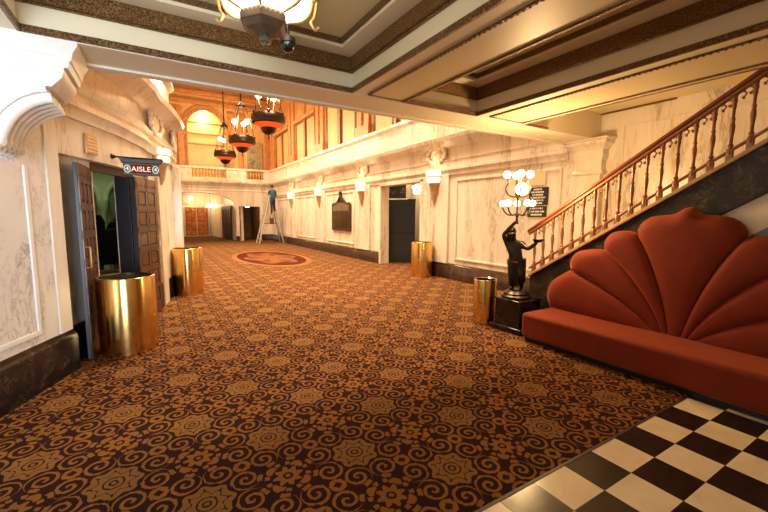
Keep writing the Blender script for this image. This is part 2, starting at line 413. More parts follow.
# ------------------------------------------------------------------ left wall (curved back wall of the auditorium)
LW = [(-3.1, -3.2), (-2.85, 0), (-2.0, 2.0), (-1.52, 3.1), (-.77, 4.93)]
LW2 = [(-.03, 7.32), (.10, 7.75), (.22, 8.25), (.36, 9.0)]
REC = [(-.93, 5.02), (-.59, 5.75), (-.26, 6.58), (-.16, 6.85), (-.10, 7.32)]   # recessed plane with the door
W0 = (0, 0); TH = -.28
def wall_strip(path, z0, z1, n0=TH, n1=0): return [(n0, z0), (n1, z0), (n1, z1), (n0, z1)]
wl = MB().sweep(LW, rect(TH, 0, 0, ZB + .9)).build('wall_left', M['marble_veined'], smooth=True, angle=25); structure(wl)
wl2 = MB()
wl2.sweep([(-.90, 4.90), (-.59, 5.75)], rect(-.2, 0, 0, 3.4)); wl2.sweep([(-.26, 6.58), (-.16, 6.85), (-.08, 7.32), (.0, 7.4)], rect(-.2, 0, 0, 3.4))
wl2.sweep([(-.59, 5.75), (-.26, 6.58)], rect(-.2, 0, 2.17, 3.4))
structure(wl2.build('wall_left_recess', M['marble'], smooth=True, angle=25))
wl3 = MB().sweep([(-.77, 4.93), (-.36, 5.95), (-.11, 6.8), (-.03, 7.32)], rect(-.2, 0, 2.20, 4.2)).sweep(LW2, rect(TH, 0, 0, 4.2)).sweep([(.36, 9.0), (.42, 9.45), (.28, 9.9), (.28, YF)], rect(TH, 0, 0, 4.2))
structure(wl3.build('wall_left_far', M['marble'], smooth=True, angle=25))
# black marble base
BASEP = [(0, 0), (.05, 0), (.05, .36), (.03, .40), (.0, .42)]
structure(MB().sweep(LW, BASEP).build('baseboard_left', M['black_marble']))
b2 = MB().sweep([(-.90, 4.90), (-.60, 5.74)], rect(-.01, .03, 0, .40)).sweep(LW2 + [(.42, 9.45), (.28, 9.9), (.28, YF)], rect(-.01, .035, 0, .40)).sweep([(-.16, 6.85), (-.08, 7.32)], rect(-.01, .03, 0, .4))
structure(b2.build('baseboard_left_far', M['black_marble']))
# inlaid white panel border and pilaster strips on the near marble
def lw_pt(Y): return -.77 + (Y - 4.93) * (.75 / 1.83)
pb = MB()
pb.sweep([(lw_pt(4.50), 4.50), (lw_pt(4.54), 4.54)], rect(-.01, .014, .54, 2.02))
pb.sweep([(lw_pt(3.2), 3.2), (lw_pt(4.54), 4.54)], rect(-.01, .014, .50, .54))
structure(pb.build('trim_2', M['white_plaster'], bevel=.004))
ps = MB().sweep([(lw_pt(4.76), 4.76), (lw_pt(4.925), 4.925)], rect(-.01, .016, .42, 2.55))
structure(ps.build('trim_3', M['marble'], bevel=.006))
# entablature of the left wall
ENT = [(0, 2.58), (.04, 2.58), (.05, 2.66), (.08, 2.70), (.08, 2.76), (0, 2.78)]
LEDGE = [(0, 2.86), (.05, 2.88), (.07, 2.94), (.0, 2.97)]
COR = [(0, 3.22), (.06, 3.26), (.10, 3.30), (.16, 3.36), (.24, 3.40), (.26, 3.48), (.0, 3.50)]
PAR = [(0, 4.10), (.06, 4.14), (.10, 4.18), (.10, 4.26), (0, 4.28)]
LWE = [(-1.0, 4.35), (-.77, 4.93), (-.36, 5.95), (-.11, 6.8), (-.03, 7.32)] + LW2[1:] + [(.42, 9.45), (.28, 9.9), (.28, YF)]
structure(MB().sweep(LWE, ENT).sweep(LWE, LEDGE).sweep(LWE, COR).sweep(LWE, PAR).build('trim_4', M['marble'], angle=30))
# pilasters on the left wall beyond the door
pl = MB().sweep([(.07, 7.62), (.15, 7.98)], rect(-.02, .05, .0, 2.58))
pl.sweep([(.40, 9.14), (.44, 9.50)], rect(-.1, .13, .0, 2.58))
structure(pl.build('trim_5', M['marble'], bevel=.01))
# hall upper left wall
structure(MB().box(-.2, .0, 4.4, YF, 4.2, 9.2).build('wall_upper_left', M['wood_lt'], smooth=False))

# ------------------------------------------------------------------ right wall
rw = MB().prism([(3.2, 0), (8.41, 0), (8.41, 2.57), (10.75, 2.57), (10.75, 0), (YF, 0), (YF, 4.28), (3.2, 4.28)], 'x', XR, XR + .3)
structure(rw.build('wall_right', M['marble'], smooth=False))
structure(MB().box(XR, XR + .3, -3.4, 3.2, 0, 4.6).build('wall_stair', M['marble'], smooth=False))
RB = [(0, 0), (.05, 0), (.05, .33), (.02, .38), (0, .39)]
structure(MB().sweep([(XR, 8.36), (XR, 3.6)], RB).sweep([(XR, YF), (XR, 10.80)], RB).build('baseboard_right', M['brown_marble']))
RE = [(XR, YF), (XR, 4.18)]
structure(MB().sweep(RE, ENT).sweep(RE, [(0, 2.93), (.03, 2.94), (.03, 2.97), (0, 2.98)]).sweep(RE, COR).sweep(RE, PAR).build('trim_6', M['marble'], angle=30))
# pilasters at the sconces, door surround, recessed panel borders
SC_Y = [7.86, 11.88, 15.85, 19.75]
pp = MB()
for y in SC_Y: pp.box(XR - .06, XR + .01, y - .52, y + .52, .38, 2.6)
pp.box(XR - .06, XR + .01, 22.9, 23.6, .38, 2.6)
structure(pp.build('trim_7', M['marble'], bevel=.012))
pn = MB()
def panel_frame(y0, y1, z0, z1, w_=.05, d=.025):
    pn.box(XR - d, XR + .01, y0, y0 + w_, z0, z1); pn.box(XR - d, XR + .01, y1 - w_, y1, z0, z1)
    pn.box(XR - d, XR + .01, y0 + w_, y1 - w_, z1 - w_, z1); pn.box(XR - d, XR + .01, y0 + w_, y1 - w_, z0, z0 + w_)
panel_frame(4.30, 7.10, .50, 2.46); panel_frame(12.6, 15.15, .5, 2.46); panel_frame(16.55, 19.05, .5, 2.46); panel_frame(20.4, 22.8, .5, 2.46)
panel_frame(-.6, 3.3, 1.6, 3.0, .03, .015)
structure(pn.build('trim_8', M['marble'], bevel=.008))
ds = MB()
for y in (8.41, 10.64): ds.box(XR - .05, XR + .28, y, y + .11, 0, 2.57)
ds.box(XR - .05, XR + .28, 8.41, 10.75, 2.50, 2.60)
structure(ds.build('trim_9', M['marble'], bevel=.01))
# corner pilaster under the beam with its capital
cp = MB().box(XR - .12, XR + .02, 3.55, 3.98, .38, 2.33)
cp.sweep([(XR, 3.99), (XR - .125, 3.99), (XR - .125, 3.54), (XR, 3.54)], [(-.02, 2.26), (.02, 2.27), (.04, 2.30), (.02, 2.33), (.01, 2.34), (.01, 2.50), (.03, 2.52), (.05, 2.58), (.04, 2.60), (.04, 2.66), (.07, 2.68), (.11, 2.74), (.13, 2.75), (.13, 2.80), (.16, 2.81), (.16, 2.838), (-.02, 2.838)])
structure(cp.build('trim_10', M['marble'], bevel=.006))

structure(MB().box(-.55, XR, -1.3, -1.15, 0, ZB).box(-3.4, -2.45, -1.3, -1.15, 0, ZB).box(-2.45, -.55, -1.3, -1.15, 2.45, ZB).build('wall_back_baffle', M['plaster'], smooth=False))  # unseen wall added behind the camera to keep daylight off the right side
# room behind the right doorway
rr = MB().box(9.0, 9.2, 7.4, 13, 0, 3.2).box(XR + .3, 9.2, 7.2, 7.4, 0, 3.2).box(XR + .3, 9.2, 12.8, 13, 0, 3.2).box(XR + .3, 9.2, 7.2, 13, 3.2, 3.3)
structure(rr.build('wall_side_room', M['plaster'], smooth=False))

# ------------------------------------------------------------------ far wall
archc, archr = 2.2, 2.06
arc = [(archc + archr * math.cos(PI * k / 20), 2.06 + .80 * math.sin(PI * k / 20)) for k in range(21)]
fwp = [(6.66, 0), (6.66, 3.5), (.0, 3.5), (.0, 0)] + [(.14, 0)] + arc[::-1][0:] + [(4.26, 0), (4.44, 0), (4.44, 2.07), (5.66, 2.07), (5.66, 0)]
structure(MB().prism(fwp, 'y', YF, YF + .3).build('wall_far', M['marble'], smooth=False))
FE = [(.28, YF), (XR, YF)]
structure(MB().sweep(FE, [(0, 2.95), (.03, 2.96), (.03, 3.0), (0, 3.02)]).sweep(FE, COR).build('trim_11', M['marble'], angle=30))
arct = MB().tube([(x, YF - .02, z) for x, z in arc], .05, 6)
structure(arct.build('trim_12', M['marble']))
structure(MB().box(5.70, XR, YF - .05, YF, 0, .38).box(4.2, 4.42, YF - .04, YF, 0, .3).build('baseboard_far', M['brown_marble']))
# corridor beyond the arch
cw = MB().box(-.3, 0, YF + .3, 31.2, 0, 3.2).box(-.3, 4.4, 31.0, 31.2, 0, 3.2)
cw.sweep([(3.7, 31.0), (4.47, YF + .3)], rect(-.25, 0, 0, 3.2))
structure(cw.build('wall_corridor', M['marble'], smooth=False))
structure(MB().box(-.3, 5.0, YF + .3, 31.2, 3.2, 3.3).build('ceiling_corridor', M['plaster'], smooth=False))
# brown passage behind the square opening
structure(MB().box(4.55, 5.85, 26.8, 27, 0, 2.4).box(5.70, 5.9, YF + .3, 27, 0, 2.4).box(4.44, 4.56, YF + .3, 27, 0, 2.4).box(4.44, 5.9, YF + .3, 27, 2.10, 2.4).build('wall_passage', M['brown_room'], smooth=False))

# upper storey
uw = MB().box(XR + .06, XR + .36, 4.18, YF + .9, 4.0, 9.2)
structure(uw.build('wall_upper_right', M['wood'], smooth=False))
pan = MB(); gap = MB(); pil = MB(); gri = MB()
XU = XR + .06
for i, y in enumerate([3.9, 7.86, 11.88, 15.85, 19.75, 23.4]):
    for dy in (-.26, .26): pil.box(XU - .10, XU + .01, y + dy - .17, y + dy + .17, 4.2, 7.4)
    pil.box(XU - .15, XU, y - .5, y + .5, 4.2, 4.62); pil.box(XU - .15, XU, y - .5, y + .5, 7.3, 7.7)
for y0, y1 in zip([3.9, 7.86, 11.88, 15.85, 19.75], [7.86, 11.88, 15.85, 19.75, 23.4]):
    a, b = y0 + .55, y1 - .55; mid = (a + b) / 2
    for q0, q1 in ((a + .22, mid - .24), (mid + .24, b - .22)):
        gap.box(XU - .012, XU + .01, q0 - .17, q1 + .17, 4.3, 6.06); pan.box(XU - .018, XU + .01, q0, q1, 4.3, 6.0)
        c = (q0 + q1) / 2; hw = (q1 - q0) / 2
        gri.prism([(c + hw * math.cos(PI * k / 12), 6.35 + hw * .9 * math.sin(PI * k / 12)) for k in range(13)], 'x', XU - .02, XU + .01)
    pil.box(XU - .12, XU + .01, a, b, 6.08, 6.24); pil.box(XU - .07, XU + .01, mid - .06, mid + .06, 4.2, 7.2)
pil.box(XU - .25, XU, 4.2, YF + .6, 7.7, 8.0); pil.box(XU - .45, XU, 4.2, YF + .6, 8.5, 8.8)
wu = bpy.data.objects['wall_upper_right']
pan.build('wood_panel', M['wood_lt'], wu, bevel=.02); gap.build('panel_recess', M['wood_dk'], wu); pil.build('carved_pilaster', M['wood'], wu, bevel=.015); gri.build('arched_grille', M['gilt'], wu)
# far upper wall with the great arch
YU = YF + .55; ac, ar = 2.87, .95
ua = [(ac + ar * math.cos(PI * k / 24), 6.45 + 1.0 * math.sin(PI * k / 24)) for k in range(25)]
up_poly = [(7.0, 3.4), (7.0, 9.2), (-.2, 9.2), (-.2, 3.4), (ac - ar, 3.4)] + ua[::-1] + [(ac + ar, 3.4)]
wuf = structure(MB().prism(up_poly, 'y', YU, YU + .35).build('wall_upper_far', M['wood_lt'], smooth=False))
arcf = MB()
def arch_band(r0, r1, y0, y1):
    pts = [(ac + math.cos(PI * k / 24) * (ar + r0), 6.45 + math.sin(PI * k / 24) * (1.0 + r0)) for k in range(25)]
    pts = [(ac + ar + r0, 4.2)] + pts + [(ac - ar - r0, 4.2)]
    p2 = [(ac + math.cos(PI * k / 24) * (ar + r1), 6.45 + math.sin(PI * k / 24) * (1.0 + r1)) for k in range(25)]
    p2 = [(ac + ar + r1, 4.2)] + p2 + [(ac - ar - r1, 4.2)]
    arcf.prism(pts + p2[::-1], 'y', y0, y1)
arch_band(.0, .08, YU - .08, YU + .1); arch_band(.20, .28, YU - .10, YU + .1)
arcf.build('arch_frame', M['wood'], wuf)
bead = MB()
for k in range(46):
    t = k / 45
    if t < .27: x, z = ac + ar + .14, 4.4 + t / .27 * 2.05
    elif t > .73: x, z = ac - ar - .14, 4.4 + (1 - t) / .27 * 2.05
    else: a = PI * (t - .27) / .46; x, z = ac + math.cos(a) * (ar + .14), 6.45 + math.sin(a) * 1.14
    bead.sphere((x, YU - .03, z), .055, 8)
bead.build('beading', M['gilt'], wuf)
up2 = MB()
for x in (1.55, 4.2, 4.72, 6.28): up2.box(x - .13, x + .13, YU - .12, YU, 4.2, 7.3).box(x - .17, x + .17, YU - .16, YU, 7.2, 7.5)
up2.box(-.2, 6.9, YU - .2, YU, 7.75, 7.95).box(-.2, 6.9, YU - .32, YU, 8.25, 8.45).box(-.2, 6.9, YU - .5, YU, 8.8, 9.0)
up2.build('pilaster_and_cornice', M['wood'], wuf, bevel=.015)
# lit niche behind the arch
ni = MB().box(ac - 1.6, ac + 1.6, YU + 1.3, YU + 1.4, 3.4, 8).box(ac - 1.6, ac - 1.5, YU + .35, YU + 1.4, 3.4, 8).box(ac + 1.5, ac + 1.6, YU + .35, YU + 1.4, 3.4, 8).box(ac - 1.6, ac + 1.6, YU + .35, YU + 1.4, 7.9, 8).box(-.2, 7, YF, YU + 1.4, 3.36, 3.5)
structure(ni.build('wall_niche', M['yellow'], smooth=False))
structure(MB().box(ac - 1.5, ac + 1.5, YU + 1.2, YU + 1.3, 5.75, 5.83).box(ac - 1.5, ac + 1.5, YU + 1.2, YU + 1.3, 6.35, 6.43).box(ac - 1.5, ac + 1.5, YU + 1.2, YU + 1.3, 7.0, 7.08).build('trim_13', M['wood'], bevel=.01))
point('niche_light', (ac, YU + .8, 7.2), 90, (1, .80, .46), .15)
# hall ceiling of coffered timber
hc = structure(MB().box(-.3, 7.2, 4.0, 26, 9.2, 9.4).build('ceiling_hall', M['wood'], smooth=False))
hb = MB()
for y in (7.86, 11.88, 15.85, 19.75, 23.6): hb.box(-.2, 7, y - .25, y + .25, 8.8, 9.2)
for x in (1.3, 3.35, 5.4): hb.box(x - .2, x + .2, 4.2, 24.5, 8.9, 9.2)
hb.build('ceiling_beam', M['wood_lt'], hc, bevel=.03)

# far balcony: piers, rail, base and the turned balusters
bal = thing('balcony_balustrade', (0, YF, 3.48), 0, 'cream stone balcony balustrade with two runs of balusters above the far arch', 'balustrade')
bb = MB().box(.28, 2.0, -.02, .14, -.05, .68).box(3.8, 4.93, -.02, .14, -.05, .68).box(5.92, XR, -.02, .14, -.05, .68).box(.28, XR, -.05, .16, -.12, .20)
bb.build('pier', M['marble'], bal, bevel=.01); MB().box(.28, XR, -.06, .18, .68, .80).build('rail', M['marble'], bal, bevel=.015)
vp = [(.05, 0), (.05, .05), (.03, .08), (.06, .20), (.05, .30), (.028, .40), (.05, .44), (.05, .48)]
vb = None
for x0, n in ((2.0, 11), (4.93, 6)):
    span = 1.8 if n == 11 else .99
    for k in range(n):
        x = x0 + span * (k + .5) / n
        if vb is None: vb = o = MB().lathe(vp, n=10).build('baluster', M['gilt'], bal)
        else: o = vb.copy(); COL.objects.link(o)
        o.location = (x, .06, .20)

# ------------------------------------------------------------------ near ceiling: grid of beams at 2.84 with coffers
C1 = (-.72, 1.82, .55, 3.64); C2 = (2.43, 3.56, .55, 3.64); C3 = (4.44, XR, -3.4, 3.64)
cs = MB()
def slab(x0, x1, y0, y1): cs.box(x0, x1, y0, y1, ZB, ZB + .5)
slab(-3.4, C1[0], -3.4, 4.18); slab(C1[1], C2[0], -3.4, 4.18); slab(C2[1], C3[0], -3.4, 4.18)
slab(C1[0], C1[1], 3.64, 4.18); slab(C2[0], C2[1], 3.64, 4.18); slab(C3[0], XR, 3.64, 4.18)
slab(C1[0], C1[1], -3.4, .55); slab(C2[0], C2[1], -3.4, .55)
ceil = structure(cs.build('ceiling', M['ceil'], smooth=False))
def ring(mb, c, i0, i1, z0, z1):
    x0, x1, y0, y1 = c
    mb.box(x0 + i0, x1 - i0, y1 - i1, y1 - i0, z0, z1); mb.box(x0 + i0, x1 - i0, y0 + i0, y0 + i1, z0, z1)
    mb.box(x0 + i0, x0 + i1, y0 + i1, y1 - i1, z0, z1); mb.box(x1 - i1, x1 - i0, y0 + i1, y1 - i1, z0, z1)
for c in (C1, C2):
    a = MB(); ring(a, c, -.002, .018, ZB - .004, ZB + .045); a.build('coffer_rim_moulding', M['bronze_trim'], ceil)
    a = MB(); ring(a, c, 0, .05, ZB + .20, ZB + .325); ring(a, c, .0, .028, ZB + .185, ZB + .20); a.build('coffer_frieze', M['frieze'], ceil, bevel=.012)
    a = MB(); ring(a, c, 0, .21, ZB + .325, ZB + .40); a.build('coffer_ledge', M['ceil'], ceil)
    a = MB(); ring(a, c, .205, .235, ZB + .352, ZB + .40); a.build('coffer_inner_moulding', M['bronze_trim'], ceil)
    MB().box(c[0], c[1], c[2], c[3], ZB + .395, ZB + .5).build('coffer_panel', M['ceil_panel'], ceil)
# third coffer, beside the stair wall
MB().box(C3[0], XR, -3.4, 3.64, ZB + .40, ZB + .5).build('coffer_panel', M['ceil_tan'], ceil)
MB().box(C3[0] - .02, C3[0] + .02, -3.4, 3.62, ZB - .004, ZB + .03).box(C3[0], C3[0] + .5, 3.60, 3.645, ZB - .004, ZB + .02).build('coffer_rim_moulding', M['bronze_trim'], ceil)
MB().box(XR - .04, XR, 2.6, 3.64, ZB + .38, ZB + .41).build('wall_top_moulding', M['bronze_trim'], ceil)
# flat panels with bead borders on the long beams
def flat_panel(x0, x1, y0, y1):
    MB().box(x0, x1, y0, y1, ZB - .006, ZB).build('beam_panel', M['ceil_tan'], ceil)
    a = MB(); a.box(x0 - .012, x0 + .008, y0, y1, ZB - .014, ZB); a.box(x1 - .012, x1 + .014, y0, y1, ZB - .022, ZB); a.box(x0, x1, y1 - .012, y1 + .008, ZB - .014, ZB)
    k = int((y1 - y0) / .045)
    for i in range(k): a.sphere((x0 - .002, y0 + (i + .5) * (y1 - y0) / k, ZB - .014), .011, 6)
    a.build('bead_border', M['bronze_trim'], ceil)
flat_panel(1.98, 2.41, -1.5, 3.58); flat_panel(3.70, 4.30, -1.5, 3.55)
# cross-beam soffit: rear and front roll mouldings
MB().box(-1.0, XR, 4.09, 4.19, ZB - .022, ZB).box(-1.0, XR, 3.64, 3.70, ZB - .010, ZB).build('soffit_moulding', M['plaster'], ceil, bevel=.008)
# wall over the beam, closing the hall
structure(MB().box(-1.2, 7.0, 4.0, 4.18, ZB + .5, 9.3).build('wall_over_beam', M['wood_lt'], smooth=False))

# corbel carrying the beam at the left wall
prof = [(-1.22, 2.02), (-1.02, 2.06), (-.92, 2.12), (-.89, 2.20), (-.84, 2.30), (-.75, 2.395), (-.66, 2.445), (-.60, 2.46)]
prof_up = [(-.60, 2.46), (-.60, 2.50), (-.565, 2.50), (-.54, 2.53), (-.505, 2.57), (-.49, 2.61), (-.49, 2.64), (-.465, 2.645), (-.455, 2.69), (-.445, 2.70), (-.43, 2.76), (-.405, 2.80), (-.40, ZB)]
cb = MB().prism([(-1.9, 2.02)] + prof + prof_up[1:] + [(-1.9, ZB)], 'y', 3.64, 4.18)
corb = structure(cb.build('trim_14', M['white_plaster'], angle=28))
fl = MB()
pc = catmull([(p[0], 0, p[1]) for p in prof[2:]], 5)
for k in range(5):
    y = 3.70 + .105 * k
    fl.tube([(p.x + .022, y, p.z - .026) for p in pc], [.050 - .012 * i / len(pc) for i in range(len(pc))], 10)
fl.build('flute', M['white_plaster'], corb)
lf = MB()
for k in range(5):
    y = 3.69 + .11 * k
    for j, (dx, dz, r) in enumerate(((-.015, -.005, .05), (.02, -.05, .045), (0, -.10, .035), (-.03, -.13, .022))):
        lf.sphere((-.90 + dx, y + (.02 if j % 2 else -.015), 2.16 + dz), r, 10, 1.2)
lf.build('acanthus_leaf', M['white_plaster'], corb)
jt = MB().box(-1.8, -.62, 3.634, 3.642, 2.600, 2.606).box(-1.8, -.52, 3.634, 3.642, 2.715, 2.720)
jt.build('block_joint', M['plaster'], corb)

# ------------------------------------------------------------------ doors
def coffered_leaf(name, p0, p1, h, nx, nz, face, edge, z0=.02, thick=.05, flip=1, handle=True):
    """one door leaf from plan point p0 (hinge) to p1 (free edge); raised panels on the side to the right of p0->p1 times flip"""
    d = Vector((p1[0] - p0[0], p1[1] - p0[1], 0)); L = d.length; a = math.atan2(d.y, d.x)
    o = MB().box(0, L, -thick / 2, thick / 2, z0, h).build(name, edge, bevel=.004); o.location = (p0[0], p0[1], 0); o.rotation_euler = (0, 0, a)
    structure(o)
    s_ = -1 * flip
    st = MB()
    fx = L * .09; cwid = (L - fx) / nx; ch = (h - z0 - .30) / nz
    y0, y1 = sorted((s_ * thick / 2, s_ * (thick / 2 + .012)))
    for i in range(nx + 1): st.box(i * cwid, i * cwid + fx, y0, y1, z0, h)
    for j in range(nz + 1): st.box(0, L, y0 , y1 + .0005, z0 + .14 + j * ch - (.14 if j == 0 else .035), z0 + .14 + j * ch + (.05 if j else .05))
    st.box(0, L, y0, y1 + .0005, h - .13, h)
    st.build('door_frame', face, o)
    rp = MB(); y0, y1 = sorted((s_ * thick / 2, s_ * (thick / 2 + .008)))
    for i in range(nx):
        for j in range(nz): rp.box(i * cwid + fx + .025, (i + 1) * cwid - .025, y0, y1, z0 + .14 + j * ch + .075, z0 + .14 + (j + 1) * ch - .06)
    rp.build('door_panel', face, o, bevel=.006)
    if handle:
        hy = s_ * (thick / 2 + .05)
        MB().tube([(L - .06, s_ * thick / 2, 1.02), (L - .06, hy, 1.02), (L - .06, hy, 1.24), (L - .06, s_ * thick / 2, 1.24)], .011, 8).build('door_handle', M['gilt'], o)
    return o
dl = coffered_leaf('door_1', (-.625, 5.73), (-.665, 5.09), 2.13, 3, 6, M['door_wood'], M['door_edge'], flip=-1, thick=.034); dl['label'] = 'dark coffered wooden door leaf standing open, seen on its slate-grey edge'
dr = coffered_leaf('door_2', (-.225, 6.575), (.035, 7.26), 2.13, 2, 6, M['door_wood'], M['door_edge'], flip=1)
dr['label'] = 'dark coffered wooden door leaf folded back below the hanging aisle sign'
# slate jamb lining at the far side of the opening
structure(MB().sweep([(-.42, 6.68), (-.25, 6.60)], rect(0, .04, 0, 2.17)).build('door_frame_jamb', M['door_edge'], bevel=.004))
structure(MB().sweep([(-.62, 5.72), (-.24, 6.66)], rect(.0, .035, 2.10, 2.20)).build('door_frame_head', M['wood_dk'], bevel=.004))
# dark green leaf in the right doorway
d3 = MB().box(0, 1.04, -.025, .025, .03, 2.10).build('door_3', M['green_door'], bevel=.005); structure(d3)
d3.location = (6.68, 11.0, 0); d3.rotation_euler = (0, 0, R(-45))
d3['label'] = 'dark green panelled door standing open in the doorway of the right wall'
st = MB()
for z0, z1 in ((.10, .48), (.56, .94), (1.06, 1.34), (1.40, 1.66), (1.72, 2.0)): st.box(.12, .92, -.036, -.025, z0, z1)
st.build('door_panel', M['green_door'], d3, bevel=.008)
MB().box(.04, 1.0, -.034, -.024, .96, 1.03).build('push_bar', M['iron'], d3, bevel=.006)
MB().box(.80, 1.06, -.07, .0, 2.06, 2.12).build('door_closer', M['black'], d3, bevel=.006)
# corridor doors: copper pairs with a pale frame, and the dark pair in the angled wall
def copper_leaf(x0, x1):
    o = structure(MB().box(x0, x1, 30.92, 30.98, .02, 2.05).build('door_%d' % copper_leaf.n, M['copper'], bevel=.006)); copper_leaf.n += 1
    rp = MB()
    for i in range(2):
        for j in range(6):
            w_ = (x1 - x0) / 2; cx_ = x0 + w_ * (i + .5); cz = .22 + j * .32
            s0 = len(rp.v); rp.lathe([(w_ * .58, 0), (w_ * .40, .05), (0.001, .06)], (0, 0, 0), 4, PI / 4, PI / 4 + 2 * PI)
            rp.xf(Matrix.Translation((cx_, 30.92, cz)) @ Matrix.Rotation(PI / 2, 4, 'X') @ Matrix.Scale(1.15, 4, (0, 1, 0)), s0)
    rp.build('raised_panel', M['copper'], o, smooth=False)
copper_leaf.n = 4
for x0 in (1.02, 1.86 + .17, 2.78): copper_leaf(x0, x0 + .70 if x0 != 2.78 else 3.50)
structure(MB().box(1.84, 1.92, 30.86, 30.98, 0, 2.1).box(3.52, 3.60, 30.86, 30.98, 0, 2.1).box(1.0, 3.65, 30.86, 30.98, 2.08, 2.2).box(1.0, 3.65, 30.7, 30.98, 0, .05).build('door_frame_corridor', M['alu'], bevel=.006))
da = math.atan2(7 - .3 + .3, -.77)
def corr(Y): return 3.7 + .1104 * (31 - Y)
for k, (ya, yb) in enumerate(((27.75, 26.72), (26.70, 25.67))):
    o = coffered_leaf('door_%d' % (8 + k), (corr(ya) - .03, ya), (corr(yb) - .03, yb), 2.12, 2, 5, M['door_edge'], M['door_edge'], flip=1, handle=False)

# auditorium seen through the left doorway
au = MB().box(-5, .0, 13.0, 13.2, 0, 5)
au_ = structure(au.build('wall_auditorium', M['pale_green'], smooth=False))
ra = MB(); ta = MB()
for c in (-2.565, -1.615, -.665):
    ra.prism([(c - .34, .0), (c + .34, .0)] + [(c + .34 * math.cos(PI * k / 14), 1.98 + .45 * math.sin(PI * k / 14)) for k in range(15)], 'y', 12.97, 13.0)
    ta.tube([(c + .40 * math.cos(PI * k / 14), 12.93, 1.98 + .52 * math.sin(PI * k / 14)) for k in range(15)], .06, 8)
    ta.lathe([(.10, 0), (.10, .1), (.065, .16), (.06, 1.6), (.10, 1.75), (.13, 1.88), (.13, 1.98)], (c + .475, 12.85, 0), 12)
cbm = MB(); [cbm.box(-5, 0, y_, y_ + .18, 3.0, 3.25) for y_ in (10.2, 11.2, 12.2)]; cbm.build('ceiling_beam', M['wood_dk'], au_)
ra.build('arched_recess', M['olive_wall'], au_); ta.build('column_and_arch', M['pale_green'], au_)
structure(MB().box(-5, -.35, 5.9, 6.0, 3.4, 4.2).box(-5.2, -5, 6, 13, 0, 5).box(-5, 0, 6, 13, 4.2, 4.4).box(-.06, 0.0, 10.0, 13, 0, 4.3).build('wall_auditorium_side', M['pale_green'], smooth=False))
seatp = None
for r_ in range(3):
    for k in range(4):
        x, y, z = -2.6 + k * .64 + r_ * .05, 9.3 + r_ * .95, max(.0, .10 + r_ * .16) * 0 + .24 + r_ * .14
        if seatp is None:
            seatp = o = thing('auditorium_seat', (x, y, z), 0, '', 'seat', 'auditorium seats beyond the open door')
            b = MB(); b.prism([(-.24, .35), (.24, .35), (.25, .90), (.17, 1.06), (-.17, 1.06), (-.25, .90)], 'y', -.05, .05); b.build('backrest', M['seat'], o, bevel=.03)
            MB().box(-.23, .23, .02, .48, .36, .46).build('seat_cushion', M['seat'], o, bevel=.03)
            [MB().box(x_ - .025, x_ + .025, -.05, .45, .12, .62).build('armrest', M['wood_dk'], o, bevel=.015) for x_ in (-.265, .265)]
        else: o = dup(seatp, (x, y, z), 0, '')
        o['label'] = 'black auditorium seat in the rows seen through the open wooden door'
pr_ = thing('partition', (-.72, 8.0, 0), R(8), 'low pale grey partition standing just inside the open wooden door', 'partition')
MB().box(-.9, .55, -.03, .03, 0, .60).build('panel', M['grey_panel'], pr_, bevel=.006); MB().box(-.92, .57, -.05, .05, .60, .64).build('top_rail', M['wood'], pr_, bevel=.008)
point('auditorium_house_light', (-1.4, 11.4, 3.6), 45, (.88, 1, .66), .3)

# ------------------------------------------------------------------ brass waste bins
def brass_bin(loc, r, h, label, seam):
    t = thing('brass_waste_bin', loc, 0, label, 'waste bin', 'brass waste bins')
    MB().lathe([(r * .985, 0), (r, .012), (r, h - .012), (r * .99, h - .004), (r * .965, h), (r * .90, h - .008)], n=56, capped=False).build('body', M['brass'], t, angle=60)
    MB().lathe([(r * .905, h - .02), (r * .90, h - .10), (r * .55, h - .13), (.001, h - .13)], n=40, capped=False).build('liner', M['liner'], t)
    MB().lathe([(r * 1.0005, -.002), (r * 1.002, .001), (r * 1.0005, .004)], n=56, capped=False).build('seam_band', M['brass'], t, loc=(0, 0, seam))
    MB().lathe([(r * .97, 0), (r * .97, .02)], n=40).build('base_ring', M['black'], t, loc=(0, 0, .001))
    return t
brass_bin((-.305, 5.31, 0), .292, .885, 'large shiny brass bin in front of the open wooden door', .62)
brass_bin((.555, 8.52, 0), .275, .93, 'brass bin against the left marble wall just past the open wooden door', .64)
brass_bin((5.99, 7.97, 0), .28, .90, 'brass bin beside the dark green door on the far side of the hall', .62)
brass_bin((4.19, 4.00, 0), .165, .66, 'small slim brass bin beside the black statue pedestal', .36)

# ------------------------------------------------------------------ sofa with scalloped shell back
sofa = thing('sofa', (4.3, 1.72, 0), 0, 'rust red velvet sofa with tall scalloped shell back under the staircase', 'sofa')
SX, SY = 4.3, 1.72
MB().box(3.98 - SX, .40, -1.45, 1.45, .055, .365).build('seat', M['velvet'], sofa, bevel=.045, seg=4)
MB().box(4.03 - SX, .40, -1.42, 1.42, 0, .06).build('plinth', M['black'], sofa)
base = Vector((1.72, .30))
Jn = [(3.19, .36), (2.93, .90), (2.52, 1.185), (2.175, 1.39)]
tips = [[(3.19, .36), (3.245, .52), (3.20, .69), (3.08, .80), (2.93, .90)],
        [(2.93, .90), (2.945, 1.02), (2.87, 1.13), (2.72, 1.18), (2.60, 1.19), (2.52, 1.185)],
        [(2.52, 1.185), (2.53, 1.29), (2.46, 1.39), (2.36, 1.425), (2.26, 1.42), (2.175, 1.39)],
        [(2.175, 1.39), (2.17, 1.48), (2.08, 1.575), (1.96, 1.605), (1.84, 1.62), (1.72, 1.69), (1.60, 1.62), (1.48, 1.605), (1.36, 1.575), (1.27, 1.48), (1.265, 1.39)]]
for tp in tips[:3][::-1]: tips.append([(3.44 - y, z) for y, z in tp[::-1]])
